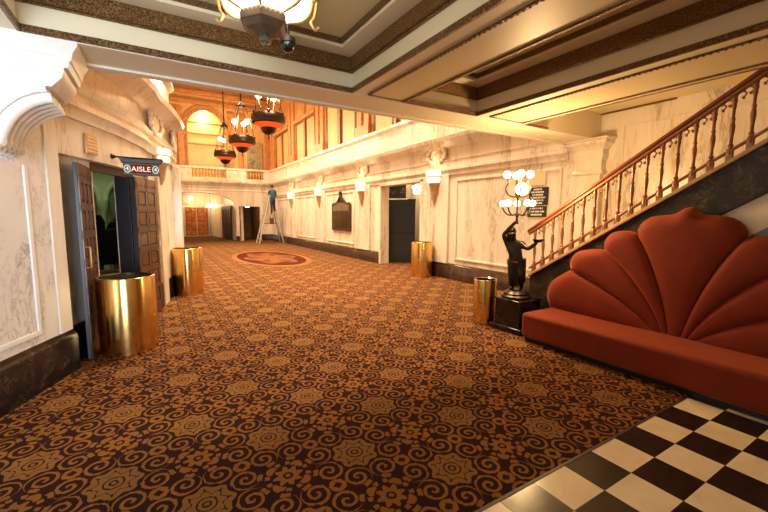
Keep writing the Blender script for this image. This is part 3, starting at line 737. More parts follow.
def resample(pts, n):
    c = catmull([(p[0], p[1], 0) for p in pts], 8); L = [0]
    for a, b in zip(c, c[1:]): L.append(L[-1] + (b - a).length)
    out = []
    for i in range(n + 1):
        s_ = L[-1] * i / n; j = max(k for k in range(len(L)) if L[k] <= s_ + 1e-9); j = min(j, len(c) - 2)
        q = (s_ - L[j]) / max(1e-9, L[j + 1] - L[j]); out.append(c[j].lerp(c[j + 1], min(1, q)).to_2d())
    return out
def seam(J, v):   # curved seam from the fan's centre to a notch of the outline
    J = Vector(J); b0 = base + Vector(((J.x - base.x) * .10, 0)); d = J - b0
    c = b0 + Vector((d.x * .30, d.y * .62))
    return b0 * (1 - v) ** 2 + c * 2 * v * (1 - v) + J * v * v
for tp in tips:
    nu, nv = 20, 22; T = resample(tp, nu); A, B = tp[0], tp[-1]
    wide = (Vector(A) - Vector(B)).length
    def pos(u, v):
        t = T[round(u * nu)]; straight = Vector(A).lerp(Vector(B), u)
        a_, b_ = seam(A, v), seam(B, v); p = a_.lerp(b_, u)
        # push towards the outline's bulge only near the tip
        return p + (t - straight) * v ** 2.2
    def front(u, v):
        p = pos(u, v); e = (1 - abs(2 * u - 1) ** 2.6); k = min(1, (1 - v) / .10); r_ = math.sqrt(max(0, 1 - (1 - k) ** 2))
        bulge = (.022 + .062 * math.sqrt(max(0, e)) * min(1, .25 + v * 1.4)) * r_ + .010
        lean = (p.y - .3) * .05
        return (4.56 + lean - bulge - SX + .03, p.x - SY, p.y)
    def back(u, v):
        p = pos(u, v); return (4.70 - SX, p.x - SY, p.y)
    mb = MB(); mb.grid(front, nu, nv); n0 = len(mb.v); mb.grid(back, nu, nv); W_ = nu + 1
    bd = [i for i in range(nu + 1)] + [j * W_ + nu for j in range(1, nv + 1)] + [nv * W_ + i for i in range(nu - 1, -1, -1)] + [j * W_ for j in range(nv - 1, 0, -1)]
    for a, b in zip(bd, bd[1:] + bd[:1]): mb.f.append((a, b, n0 + b, n0 + a)); mb.mi.append(0)
    mb.build('shell_lobe', M['velvet'], sofa, angle=75)

# ------------------------------------------------------------------ staircase and railing
SL = .634; XS = 4.78
def zst(Y): return .75 + SL * (3.732 - Y)      # top of the stringer
stair = thing('staircase', (XS, 3.7, 0), 0, 'marble staircase with dark veined stringer rising behind the red sofa', 'staircase')
Ya, Yb = 3.66, .0
def L_(pts): return [(y - 3.7, z) for y, z in pts]
MB().prism(L_([(Ya, 0), (Ya, zst(Ya) - .10), (Yb, zst(Yb) - .10), (Yb, zst(Yb) - .56), (2.55, zst(2.55) - .56), (2.55, 0)]), 'x', -.04, .10).build('stringer', M['stringer'], stair, bevel=.01)
MB().prism(L_([(Ya, zst(Ya) - .10), (Ya, zst(Ya) - .055), (Yb, zst(Yb) - .055), (Yb, zst(Yb) - .10)]), 'x', -.075, .13).build('stringer_cap', M['tan_stone'], stair, bevel=.006)
MB().prism(L_([(2.55, 0), (2.55, zst(2.55) - .56), (Yb, zst(Yb) - .56), (Yb, zst(Yb) - .74), (2.55, .45)]), 'x', -.005, .06).build('under_stair_panel', M['plaster'], stair)
MB().prism(L_([(2.55, 0), (2.55, .45), (Yb, zst(Yb) - .74), (Yb, 0)]), 'x', .0, .06).build('under_stair_dado', M['green_marble'], stair)
stp = MB()
for k in range(14):
    y1 = 3.55 - k * .25
    stp.box(.10, XR - XS - .01, max(-3.7, y1 - .27 - 3.7), y1 - 3.7, k * .175, (k + 1) * .175)
stp.build('step', M['marble'], stair, bevel=.008)
rail = thing('stair_railing', (XS, 3.7, 0), 0, 'reddish wooden handrail on slim turned balusters climbing the staircase', 'railing')
def zr(Y): return 1.368 + SL * (3.732 - Y)
rp = [(0, Y - 3.7, zr(Y)) for Y in (3.74, .0)]
hr = MB(); dz = .03
hr.prism(L_([(3.74, zr(3.74) - .027), (3.74, zr(3.74) + .027), (0, zr(0) + .027), (0, zr(0) - .027)]), 'x', -.038, .038); hr.build('handrail', M['red_wood'], rail, bevel=.018, seg=3)
MB().prism(L_([(3.72, zr(3.72) - .065), (3.72, zr(3.72) - .027), (0, zr(0) - .027), (0, zr(0) - .065)]), 'x', -.028, .028).build('under_rail', M['baluster'], rail, bevel=.006)
MB().prism(L_([(3.70, zst(3.70) + .03), (3.70, zst(3.70) + .06), (0, zst(0) + .06), (0, zst(0) + .03)]), 'x', -.02, .02).build('bottom_rail', M['red_wood'], rail, bevel=.006)
bp = [(r_ * 1.22, z_ * 1.06) for r_, z_ in [(.024, 0), (.024, .05), (.014, .065), (.021, .085), (.012, .10), (.012, .15), (.017, .21), (.019, .25), (.012, .30), (.018, .315), (.011, .33), (.011, .40), (.017, .43), (.013, .45), (.020, .465), (.016, .49), (.018, .53)]]
bal0 = None
Ys = [3.62 - .1425 * k for k in range(24)]
for Y in Ys:
    if bal0 is None:
        bal0 = o = MB().lathe(bp, n=12).box(-.024, .024, -.024, .024, -.06, .05).build('baluster', M['baluster'], rail, angle=50)
    else: o = bal0.copy(); COL.objects.link(o)
    o.location = (0, Y - 3.7, zst(Y) + .005)
sc0 = None
for Y in Ys:
    for f in (.33, .67):
        if sc0 is None:
            b = MB(); b.tube([(0, .034 * math.cos(t), .027 * math.sin(t) - .024) for t in [PI * (-.1 + 1.6 * i / 10) for i in range(11)]], [.010 - .0004 * i for i in range(11)], 6); b.sphere((0, -.014, -.058), .014, 8)
            sc0 = o = b.build('scroll_drop', M['baluster'], rail)
        else: o = sc0.copy(); COL.objects.link(o)
        Yq = Y - .1425 * f; o.location = (0, Yq - 3.7, zr(Yq) - .068)

# ------------------------------------------------------------------ pedestal and bronze figure lamp
ped = thing('pedestal', (4.345, 3.53, 0), R(0), 'black marble pedestal beside the left end of the red sofa', 'pedestal')
MB().box(-.27, .27, -.27, .27, 0, .08).build('plinth', M['black_marble'], ped, bevel=.012)
MB().box(-.215, .215, -.215, .215, .08, .42).build('die', M['black_marble'], ped, bevel=.008)
MB().box(-.23, .23, -.23, .23, .42, .45).build('cap', M['black_marble'], ped, bevel=.014)
fig = thing('figure_lamp', (4.325, 3.545, .45), R(-51), 'dark bronze female figure holding up a cluster of lit globes', 'lamp')
MB().lathe([(.20, 0), (.20, .03), (.17, .05), (.17, .07), (.13, .10), (.10, .115), (.001, .12)], n=28).build('base', M['dark_bronze'], fig)
N = {'pel': ((-.02, 0, .50), (.085, .075)), 'wai': ((-.035, 0, .60), (.068, .058)), 'che': ((-.06, -.005, .72), (.088, .068)), 'nec': ((-.075, -.01, .80), .032), 'hea': ((-.095, -.025, .865), (.052, .058)), 'top': ((-.10, -.025, .925), (.046, .05)),
     'lsh': ((-.15, -.0, .765), .034), 'lel': ((-.20, -.03, .88), .025), 'lha': ((-.07, -.015, 1.03), .020), 'lfi': ((-.03, -.01, 1.07), .018),
     'rsh': ((.035, -.0, .755), .034), 'rel': ((.13, -.06, .69), .026), 'rha': ((.215, -.07, .76), .02), 'rfi': ((.245, -.07, .79), .018),
     'lhi': ((-.07, 0, .46), .06), 'lkn': ((-.06, -.04, .29), .044), 'lan': ((-.06, .01, .135), .026), 'lto': ((-.075, -.07, .125), .022),
     'rhi': ((.03, 0, .46), .06), 'rkn': ((.045, -.055, .30), .044), 'ran': ((.06, .05, .15), .026), 'rto': ((.06, -.02, .125), .022)}
Eg = [('pel', 'wai'), ('wai', 'che'), ('che', 'nec'), ('nec', 'hea'), ('hea', 'top'), ('che', 'lsh'), ('lsh', 'lel'), ('lel', 'lha'), ('lha', 'lfi'), ('che', 'rsh'), ('rsh', 'rel'), ('rel', 'rha'), ('rha', 'rfi'),
      ('pel', 'lhi'), ('lhi', 'lkn'), ('lkn', 'lan'), ('lan', 'lto'), ('pel', 'rhi'), ('rhi', 'rkn'), ('rkn', 'ran'), ('ran', 'rto')]
for k_ in N: N[k_] = (N[k_][0], tuple(q * 1.3 for q in (N[k_][1] if isinstance(N[k_][1], tuple) else (N[k_][1],) * 2)))
skin_figure('figure', N, Eg, [M['dark_bronze']], lambda c: 0, fig)
hb_ = MB().sphere((-.098, .018, .925), .068, 12, 1.0).sphere((-.09, .075, .905), .040, 10)
for sx_ in (-1, 1): hb_.sphere((-.098 + sx_ * .022, -.092, .89), .006, 6)
hb_.lathe([(.010, -.02), (.007, 0), (.001, .012)], (-.098, -.098, .865), 8); hb_.build('hair', M['dark_bronze'], fig)
dr_ = MB()   # drapery falling from the hips
def dpt(u, v):
    a = PI * (-.15 + 1.7 * u); r_ = .128 - .03 * v + .010 * math.sin(a * 9 + v * 3) * (.4 + v); return (-.015 + .02 * v + r_ * math.cos(a), .008 + r_ * .85 * math.sin(a) , .56 - .34 * v - .05 * u)
dr_.grid(dpt, 40, 12); dd = dr_.build('drapery', M['dark_bronze'], fig); sm = dd.modifiers.new('solid', 'SOLIDIFY'); sm.thickness = .012
MB().lathe([(.002, -.05), (.05, -.04), (.075, 0), (.065, .0), (.045, -.025), (.002, -.032)], (.25, -.07, .83), 16).build('shell_bowl', M['dark_bronze'], fig)
MB().lathe([(.03, 1.03), (.018, 1.07), (.014, 1.12), (.03, 1.15), (.012, 1.19), (.012, 1.38), (.02, 1.42), (.012, 1.46), (.010, 1.70), (.02, 1.73), (.004, 1.78)], (-.03, -.01, 0), 14).build('stem', M['dark_bronze'], fig)
g0 = None
def globe(p, r, par=None):
    return MB().sphere(p, r, 16).build('lit_globe', M['globe'], par or fig)
for k in range(5):
    a = 2 * PI * k / 5 + .35; c, s_ = math.cos(a), math.sin(a)
    arm_ = MB().tube(catmull([(-.03 + .015 * c, .015 * s_ - .01, 1.17), (-.03 + .10 * c, .10 * s_ - .01, 1.15), (-.03 + .17 * c, .17 * s_ - .01, 1.19), (-.03 + .205 * c, .205 * s_ - .01, 1.26)], 5), .010, 8).build('arm', M['dark_bronze'], fig)
    globe((-.03 + .205 * c, .205 * s_ - .01, 1.315), .043, arm_)
for k in range(4):
    a = 2 * PI * k / 4 + .2; c, s_ = math.cos(a), math.sin(a)
    arm_ = MB().tube(catmull([(-.03 + .012 * c, .012 * s_ - .01, 1.40), (-.03 + .12 * c, .12 * s_ - .01, 1.42), (-.03 + .16 * c, .16 * s_ - .01, 1.52), (-.03 + .125 * c, .125 * s_ - .01, 1.60), (-.03 + .15 * c, .15 * s_ - .01, 1.65)], 5), .011, 8).build('arm', M['dark_bronze'], fig)
    globe((-.03 + .15 * c, .15 * s_ - .01, 1.70), .05, arm_)
globe((.02, -.08, 1.50), .085)
point('figure_lamp_light', (4.30, 3.36, 2.02), P_STATUE, WARM2, .14)

# ------------------------------------------------------------------ big lantern and dome camera
lan = thing('hexagonal_lantern', (.56, 2.15, 2.49), R(8), 'large lit hexagonal lantern hanging from the ceiling near the camera', 'lantern')
def hexp(r, z, off=0): return [(r * math.cos(PI / 3 * k + off), r * math.sin(PI / 3 * k + off), z) for k in range(6)]
def hexlathe(prof, **k): return MB().lathe(prof, n=6, **k)
hexlathe([(.112, .14), (.20, .185), (.262, .25), (.285, .36), (.275, .60)], capped=True).build('glass', M['lantern_glass'], lan, smooth=False)
hexlathe([(.001, .050), (.06, .055), (.100, .072), (.122, .095), (.124, .125), (.118, .125), (.112, .1)], capped=False).build('bottom_cup', M['brown_bronze'], lan, smooth=False)
hexlathe([(.1225, .12), (.1265, .172), (.121, .172), (.117, .12)], capped=False).build('amber_fringe', M['amber_glass'], lan, smooth=False)
for k in range(6):
    a, b = Vector(hexp(.1265, .126)[k]), Vector(hexp(.1265, .126)[(k + 1) % 6]); sc_ = MB(); pts_ = [a + Vector((0, 0, -.02))]; d_ = b - a
    pts_ = []
    for j in range(31): pts_.append((a.lerp(b, j / 30).x, a.lerp(b, j / 30).y, .128 + .012 * abs(math.sin(PI * 5 * j / 30))))
    nn_ = Vector((a.x + b.x, a.y + b.y, 0)).normalized() * .003
    vs_ = [(p[0], p[1], .10) for p in pts_] + pts_ + [(p[0] + nn_.x, p[1] + nn_.y, .10) for p in pts_] + [(p[0] + nn_.x, p[1] + nn_.y, p[2]) for p in pts_]
    L31 = 31; fs_ = []
    for j in range(30):
        fs_ += [(j, j + 1, L31 + j + 1, L31 + j), (2 * L31 + j, 2 * L31 + j + 1, 3 * L31 + j + 1, 3 * L31 + j), (L31 + j, L31 + j + 1, 3 * L31 + j + 1, 3 * L31 + j), (j, j + 1, 2 * L31 + j + 1, 2 * L31 + j)]
    sc_.add(vs_, fs_).build('scalloped_band', M['brown_bronze'], lan, smooth=False)
ribs = []
for k in range(6):
    a = PI / 3 * k; q = [(.118, .15), (.205, .18), (.268, .245), (.292, .36), (.285, .46)]
    rib_ = MB().tube(catmull([(r_ * math.cos(a), r_ * math.sin(a), z) for r_, z in q], 4), .0085, 8).build('rib', M['gilt'], lan)
    b = MB().tube(catmull([(.292 * math.cos(a), .292 * math.sin(a), .46), (.315 * math.cos(a), .315 * math.sin(a), .36), (.298 * math.cos(a), .298 * math.sin(a), .24), (.275 * math.cos(a), .275 * math.sin(a), .20), (.30 * math.cos(a), .30 * math.sin(a), .165), (.325 * math.cos(a), .325 * math.sin(a), .185)], 4), .008, 6)
    b.build('scroll', M['gilt'], rib_)
hexlathe([(.285, .45), (.298, .47), (.285, .49), (.275, .47)], capped=False).build('upper_band', M['gilt'], lan, smooth=False)
hexlathe([(.28, .60), (.285, .62), (.12, .70), (.03, .715), (.03, .74)]).build('crown', M['dark_bronze'], lan, smooth=False)
MB().lathe([(.001, -.012), (.012, -.004), (.012, .012), (.032, .018), (.034, .04), (.02, .06)], n=16).build('finial', M['silver'], lan)
cams = thing('dome_camera', (.80, 2.52, 2.66), 0, 'small black dome security camera beside the big lantern', 'camera')
MB().sphere((0, 0, .02), .045, 18).build('dome', M['cam_black'], cams); MB().lathe([(.05, .03), (.05, .06), (.012, .075), (.012, .57)], n=18).build('mount', M['iron'], cams)

# ------------------------------------------------------------------ chandeliers in the hall
ch0 = None
for i, (y, lab) in enumerate(((13.3, 'nearest and largest-looking of the three red-lit bronze chandeliers'), (17.7, 'middle one of the three red-lit bronze chandeliers in the row'), (22.2, 'farthest of the three red-lit bronze chandeliers, before the arched niche'))):
    loc = (3.50, y, 4.12)
    if ch0 is None:
        ch0 = t = thing('chandelier', loc, 0, lab, 'chandelier', 'bronze chandeliers')
        MB().lathe([(.001, .0), (.03, .03), (.015, .07), (.02, .14), (.14, .17), (.22, .24), (.27, .34), (.25, .37)], n=28, capped=False).build('bowl', M['dark_bronze'], t)
        MB().lathe([(.24, .365), (.33, .41), (.42, .47), (.48, .53)], n=28, capped=False).build('lit_glass', M['red_glow'], t)
        MB().lathe([(.46, .49), (.54, .52), (.57, .62), (.54, .76), (.50, .82), (.49, .74), (.52, .62), (.47, .54)], n=28, capped=False).build('rim', M['dark_bronze'], t)
        for k in range(6):
            a = PI / 3 * k + .3; c, s_ = math.cos(a), math.sin(a)
            MB().tube([(.51 * c, .51 * s_, .72), (.40 * c, .40 * s_, 1.3), (.16 * c, .16 * s_, 2.1)], .014, 6).build('chain', M['dark_bronze'], t)
            MB().sphere((.51 * c, .51 * s_, .80), .055, 8, 1.5).build('finial', M['dark_bronze'], t)
        for k in range(3):
            a = 2 * PI / 3 * k + .6; c, s_ = math.cos(a), math.sin(a)
            ca_ = MB().tube([(.14 * c, .14 * s_, .55), (.30 * c, .30 * s_, 1.2), (.30 * c, .30 * s_, 1.34)], .012, 6).build('candle_arm', M['dark_bronze'], t)
            MB().sphere((.30 * c, .30 * s_, 1.42), .10, 12).build('bulb', M['bulb'], ca_)
        MB().lathe([(.18, 2.05), (.20, 2.12), (.10, 2.22), (.03, 2.30), (.025, 4.68), (.12, 4.70), (.14, 4.78)], n=16).build('ceiling_rod', M['dark_bronze'], t)
    else: t = dup(ch0, loc, .5 * i, lab)
    t.location = loc
    point('chandelier_light', (3.5, y, 5.55), P_CHAND, WARM, .25)

# ------------------------------------------------------------------ wall sconces and cartouches
def make_sconce(loc, rz, lab):
    t = thing('wall_sconce', loc, rz, lab, 'wall sconce', 'alabaster wall sconces')   # faces local -x
    A0, A1 = PI / 2, 3 * PI / 2
    MB().lathe([(.20, .70), (.235, .72), (.235, .84), (.20, .86)], n=20, a0=A0, a1=A1).build('upper_shade', M['sconce_glass'], t)
    MB().lathe([(.16, .54), (.205, .56), (.215, .66), (.18, .685)], n=20, a0=A0, a1=A1).build('lower_shade', M['sconce_glass'], t)
    MB().lathe([(.18, .68), (.21, .69), (.21, .71), (.18, .72)], n=20, a0=A0, a1=A1).build('middle_band', M['gilt'], t)
    MB().lathe([(.001, .0), (.03, .02), (.03, .05), (.07, .12), (.10, .26), (.13, .44), (.155, .47), (.16, .53), (.14, .55)], n=20, a0=A0, a1=A1).build('cone_bracket', M['cone'], t)
    MB().box(-.02, .01, -.16, .16, .25, .86).build('backplate', M['gilt'], t, bevel=.005)
    return t
s0 = None
labs = ['sconce right of the green doorway, above the far brass bin', 'sconce between the green doorway and the wall mirror', 'lit sconce just beyond the ornate mirror', 'farthest lit sconce on the long marble wall, nearest the ladder']
for y, lab in zip(SC_Y, labs):
    loc = (XR - .06, y, 1.88)
    if s0 is None: s0 = t = make_sconce(loc, 0, lab)
    else: t = dup(s0, loc, 0, lab)
    point('sconce_light', (XR - .22, y, 2.86), P_SCONCE, WARM2, .10)
dup(s0, (.165, 7.78, 2.1), R(180 - 14), 'lit sconce on the left marble wall behind the hanging aisle sign').scale = (.72, .72, .72)
point('sconce_light', (.36, 7.78, 2.94), P_SCONCE * .3, WARM2, .10)
def make_cart(loc, rz, lab):
    t = thing('wall_cartouche', loc, rz, lab, 'cartouche', 'carved wall cartouches')
    MB().lathe([(.001, .07), (.10, .06), (.16, .02), (.17, -.01)], n=20).xf(Matrix.Scale(.6, 4, (1, 0, 0)) @ Matrix.Rotation(-PI / 2, 4, 'Y') @ Matrix.Scale(1.6, 4, (0, 1, 0))).build('shield', M['marble'], t)
    b = MB()
    for k in range(16):
        a = 2 * PI * k / 16; b.sphere((-.045, .36 * math.cos(a), .20 * math.sin(a)), .055 + .02 * (k % 2), 10)
    b.xf(Matrix.Scale(.55, 4, (1, 0, 0))); b.build('leaf_border', M['marble'], t)
    return t
c0 = None
for y, lab in zip(SC_Y, ['carved marble cartouche above the sconce right of the green doorway', 'carved marble cartouche above the sconce between green doorway and mirror', 'carved marble cartouche above the sconce just beyond the mirror', 'carved marble cartouche above the farthest sconce of the long wall']):
    loc = (XR - .02, y, 3.13)
    if c0 is None: c0 = make_cart(loc, 0, lab)
    else: dup(c0, loc, 0, lab)
dup(c0, (.115, 7.72, 3.13), R(180 - 14), 'carved white cartouche on the left wall frieze above the lit sconce')
dup(c0, (.44, 9.30, 3.13), R(180 - 6), 'carved cartouche on the left wall frieze at the hall corner')

# ------------------------------------------------------------------ mirror
mir = thing('wall_mirror', (XR - .03, 13.68, .98), 0, 'ornate dark-framed mirror with pointed crest on the marble wall', 'mirror')
ol = [(-.86, .0), (.86, 0), (.86, 1.02), (.72, 1.10), (.60, 1.06), (.42, 1.12), (.26, 1.22), (.10, 1.30), (0, 1.40), (-.10, 1.30), (-.26, 1.22), (-.42, 1.12), (-.60, 1.06), (-.72, 1.10), (-.86, 1.02)]
MB().prism(ol, 'x', -.03, .02).build('frame', M['wood_dk'], mir, bevel=.01)
MB().box(-.034, -.028, -.74, .74, .12, .70).build('lower_glass', M['mirror_dk'], mir)
MB().prism([(-.74, .76), (.74, .76), (.74, .94), (.40, 1.02), (.2, 1.08), (-.2, 1.08), (-.40, 1.02), (-.74, .94)], 'x', -.034, -.028).build('upper_glass', M['mirror'], mir)
b = MB(); 
for k in range(9): b.sphere((-.04, -.16 + .04 * k, 1.16 + .20 * (1 - abs(k - 4) / 4)), .05, 8)
b.sphere((-.04, 0, 1.46), .07, 10); b.build('crest', M['wood_dk'], [q for q in mir.children if q.name.startswith('frame')][0])

# ------------------------------------------------------------------ signs and notices
FACE_R = Matrix.Rotation(-PI / 2, 4, 'Z') @ Matrix.Rotation(PI / 2, 4, 'X')    # text facing -x
def plaque(name, y0, y1, z0, z1, lines, lab, mat, tmat, size):
    cy, cz = (y0 + y1) / 2, (z0 + z1) / 2
    t = thing(name, (XR - .012, cy, cz), 0, lab, 'sign')
    MB().box(-.012, .012, y0 - cy, y1 - cy, z0 - cz, z1 - cz).build('board', mat, t, bevel=.003)
    n = len(lines)
    for i, s_ in enumerate(lines):
        z = (z1 - cz) - (z1 - z0) * (i + .7) / (n + .4)
        b = MB(); y = (y1 - y0) * .40 * s_; yend = -y
        while y > yend + .012:
            wd = random.uniform(.012, .024); b.box(-.0145, -.0115, max(yend, y - wd), y, z - size * .30, z + size * .30); y -= wd + random.choice((.006, .006, .006, .018))
        b.build('worn_lettering', tmat, t, smooth=False)
    return t
plaque('notice_plaque', 4.56, 4.98, 1.795, 2.13, [.6, .9, .75, .95, .8, .6], 'taller upper black plaque of lettering beside the bronze figure lamp', M['black'], M['white_text'], .052)
plaque('notice_plaque', 4.58, 5.0, 1.57, 1.775, [.9, 1.0, .75], 'shorter black plaque mounted directly below the taller one', M['black'], M['white_text'], .052)
plaque('paper_notice', 4.62, 4.94, 2.17, 2.46, [], 'faded gold paper notice above the two black plaques', M['cream_paper'], M['gold_lines'], .03)
# brass grille on the left wall above the door
vt = thing('wall_grille', (-.555, 5.40, 2.60), 0, 'small square gilt wall grille above the open wooden door', 'grille')
vt.rotation_euler = (0, 0, math.atan2(1.02, .41)); vt.location = (-.555, 5.44, 2.37)
MB().box(-.11, .11, -.02, .004, -.11, .11).build('frame', M['gilt'], vt, bevel=.006)
b = MB()
for k in range(5): b.box(-.09, .09, -.030, -.018, -.088 + k * .037, -.070 + k * .037)
b.build('slat', M['cream_paper'], vt, bevel=.003)
# hanging aisle sign on its bracket
sg = thing('aisle_sign', (-.090, 5.86, 2.185), R(-4), 'hanging lit AISLE sign on an iron bracket over the open wooden door', 'sign')
MB().box(-.19, .20, -.035, .035, -.095, .055).build('board', M['door_edge'], sg, bevel=.004)
MB().prism([(-.21, .055), (.21, .055), (.235, .085), (.25, .105), (-.235, .105), (-.22, .085)], 'y', -.05, .05).build('cornice', M['iron'], sg, bevel=.004)
b = MB().tube([(-.30, 0, .125), (.24, 0, .115)], .011, 8); b.lathe([(.045, 0), (.05, .012), (.025, .03), (.018, .06)], (0, 0, 0), 14)
n0 = len(b.v) - 14 * 4; b.xf(Matrix.Translation((-.325, 0, .125)) @ Matrix.Rotation(PI / 2, 4, 'Y'), n0); b.build('bracket', M['iron'], sg)
FACE_F = Matrix.Rotation(PI / 2, 4, 'X')
MB().box(-.11, .12, -.038, -.034, -.075, .04).build('red_glass', M['led'], sg)
text_mesh('lettering', 'AISLE', .088, M['exit_glow'], sg, Matrix.Translation((.0, -.040, -.022)) @ FACE_F, .003, 1.02)
for x in (-.148, .158):
    text_mesh('numeral', '4', .07, M['exit_glow'], sg, Matrix.Translation((x, -.040, -.02)) @ FACE_F, .002)
    b = MB(); b.tube([(x + .032 * math.cos(2 * PI * k / 20), -.037, -.02 + .044 * math.sin(2 * PI * k / 20)) for k in range(20)], .0035, 6, closed=True); b.build('numeral_ring', M['exit_glow'], sg)
# side-room poster and lamp seen over the green door
po = thing('framed_poster', (7.62, 11.85, 2.50), R(-38), 'dark framed poster hanging above the dark green door', 'poster')
MB().box(-.42, .42, 0, .03, -.30, .45).build('frame', M['black'], po, bevel=.008); MB().box(-.38, .38, -.006, .004, -.26, .41).build('print', M['poster'], po)
MB().tube([(-.3, .015, .45), (-.3, .015, .70)], .008, 6).tube([(.3, .015, .45), (.3, .015, .70)], .008, 6).build('hanger', M['iron'], po)
sl = thing('wall_lamp', (8.55, 11.80, 2.48), 0, 'bright cluster lamp in the side room beyond the green door', 'lamp')
MB().box(.30, .45, -.05, .05, -.15, .15).build('backplate', M['gilt'], sl, bevel=.01)
for k, (a, z) in enumerate(((-.2, .1), (0, .14), (.2, .1), (-.12, -.08), (.12, -.08))):
    MB().tube([(.32, a * .3, 0), (.1, a, z - .04), (.05, a, z)], .012, 6).build('arm', M['gilt'], sl); MB().sphere((.05, a, z + .06), .07, 12).build('bulb', M['bulb'], sl)
point('side_room_light', (7.9, 9.6, 2.9), 45, WARM2, .15)

# ------------------------------------------------------------------ stepladder and person
ldr = thing('stepladder', (5.66, 21.6, 0), 0, 'tall aluminium stepladder standing near the far corner of the hall', 'stepladder')
def side(x0, x1, name, rungs):
    for s_ in (-1, 1):
        MB().tube([(x0, s_ * .34, .0), (x1, s_ * .17, 2.72)], .045, 6).build('rail', M['alu'], ldr)
    for k in range(rungs):
        f = (k + .8) / (rungs + .4); x = x0 + (x1 - x0) * f; h = .34 - .17 * f
        MB().box(x - .05, x + .05, -h, h, 2.72 * f - .015, 2.72 * f + .015).build('rung', M['alu'], ldr, bevel=.004)
side(-.74, -.06, 'l', 8); side(.60, .06, 'r', 3)
MB().box(-.16, .16, -.2, .2, 2.70, 2.76).build('top_cap', M['alu'], ldr, bevel=.01)
MB().tube([(-.46, -.25, 1.1), (.38, -.25, 1.1)], .012, 6).tube([(-.46, .25, 1.1), (.38, .25, 1.1)], .012, 6).build('spreader', M['iron'], ldr)
per = thing('person', (5.70, 21.25, 1.60), 0, 'person in a teal shirt and dark trousers standing up on the stepladder', 'person')
P = {'pel': ((0, 0, .83), (.13, .10)), 'wai': ((.0, 0, .97), (.12, .09)), 'che': ((.02, .02, 1.20), (.15, .10)), 'nec': ((.01, .03, 1.36), .05), 'hea': ((-.01, .04, 1.46), (.075, .09)), 'top': ((-.015, .04, 1.55), (.07, .08)),
     'lsh': ((-.15, .03, 1.30), .058), 'lel': ((-.17, .16, 1.10), .045), 'lwr': ((-.08, .26, 1.10), .034), 'lha': ((-.03, .31, 1.10), .034),
     'rsh': ((.18, .03, 1.30), .058), 'rel': ((.22, .10, 1.06), .045), 'rwr': ((.24, .22, .95), .034), 'rha': ((.22, .28, .94), .034),
     'lhi': ((-.08, 0, .78), .095), 'lkn': ((-.08, -.02, .44), .07), 'lan': ((-.08, .0, .07), .045), 'lto': ((-.08, .13, .045), .042),
     'rhi': ((.08, 0, .78), .095), 'rkn': ((.09, .10, .52), .07), 'ran': ((.09, .02, .22), .045), 'rto': ((.09, .14, .20), .042)}
Pe = [('pel', 'wai'), ('wai', 'che'), ('che', 'nec'), ('nec', 'hea'), ('hea', 'top'), ('che', 'lsh'), ('lsh', 'lel'), ('lel', 'lwr'), ('lwr', 'lha'), ('che', 'rsh'), ('rsh', 'rel'), ('rel', 'rwr'), ('rwr', 'rha'), ('pel', 'lhi'), ('lhi', 'lkn'), ('lkn', 'lan'), ('lan', 'lto'), ('pel', 'rhi'), ('rhi', 'rkn'), ('rkn', 'ran'), ('ran', 'rto')]
def clothes(c):
    if c.z > 1.37: return 2
    if c.z < .10 or (c.x > 0 and c.z < .24): return 3
    if c.z < .93 and abs(c.x) < .19: return 1
    if c.z < 1.14 and c.y > .17: return 2
    return 0
skin_figure('body', P, Pe, [M['teal'], M['navy'], M['skin'], M['black']], clothes, per)
MB().sphere((-.01, .015, 1.545), .098, 14, .95).build('hair', M['hair'], per)
bag = thing('tool_bag', (5.60, 21.20, 1.08), R(10), 'brown tool bag hanging from the side of the stepladder', 'bag')
MB().box(-.11, .11, -.06, .06, 0, .34).build('body', M['leather'], bag, bevel=.03); MB().tube(catmull([(-.08, 0, .33), (-.05, 0, .48), (.05, 0, .48), (.08, 0, .33)], 5), .012, 6).build('strap', M['leather'], bag)

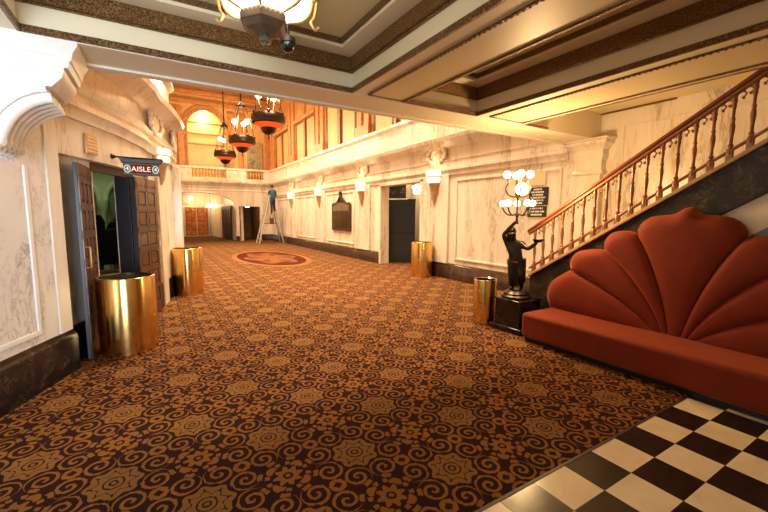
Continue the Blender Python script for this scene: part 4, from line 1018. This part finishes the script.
# ------------------------------------------------------------------ far corridor lamps, framed picture
fp = thing('oil_painting', (5.50, YU - .05, 4.2), 0, 'tall gold-framed figure painting on the upper wall beyond the balcony', 'painting')
MB().box(-.50, .50, -.06, .04, .0, 1.75).build('frame', M['gilt'], fp, bevel=.03); MB().box(-.42, .42, -.07, -.055, .08, 1.67).build('canvas', M['painting'], fp)
for x, y, z, w_, lab in ((1.75, 28.5, 3.03, .5, 'white strip light on the corridor ceiling at its left side'), (3.45, 26.6, 2.98, .42, 'white strip light on the corridor ceiling above the dark double doors')):
    t = thing('strip_light', (x, y, z), R(-20), lab, 'ceiling light', 'corridor strip lights')
    MB().box(-w_, w_, -.09, .09, .05, .15).build('housing', M['alu'], t, bevel=.01); MB().box(-w_ + .03, w_ - .03, -.07, .07, .02, .06).build('tube', M['strip_light'], t, bevel=.01)
for x, y, z, lab in ((2.30, 29.5, 2.72, 'round globe lamp under the corridor ceiling'), (3.62, 30.2, 2.22, 'bright bracket lamp at the right end of the copper doors')):
    t = thing('globe_lamp', (x, y, z), 0, lab, 'lamp', 'corridor globe lamps')
    MB().sphere((0, 0, 0), .13, 14).build('globe', M['bulb'], t)
    MB().lathe([(.05, .12), (.05, .16), (.015, .18), (.015, 3.2 - z)], n=12).build('stem', M['gilt'], t)
point('corridor_light', (2.5, 29.3, 2.55), 95, WARM2, .12)
es = thing('small_sign', (1.95, 30.84, 2.36), 0, 'small cream sign over the copper doors at the corridor end', 'sign')
MB().box(-.32, .32, -.02, .02, -.08, .08).build('board', M['cream_paper'], es, bevel=.006); MB().box(-.22, .22, -.024, -.018, -.02, .02).build('print_band', M['gold_lines'], es)
pl_ = thing('passage_downlight', (5.15, 25.2, 2.08), 0, 'small round lamp on the ceiling of the brown square passage', 'ceiling light')
MB().lathe([(.001, -.05), (.10, -.03), (.13, .0)], n=16, capped=False).build('lens', M['bulb'], pl_); MB().lathe([(.13, -.01), (.17, -.01), (.17, .02), (.13, .02)], n=16, capped=False).build('trim_ring', M['gilt'], pl_)
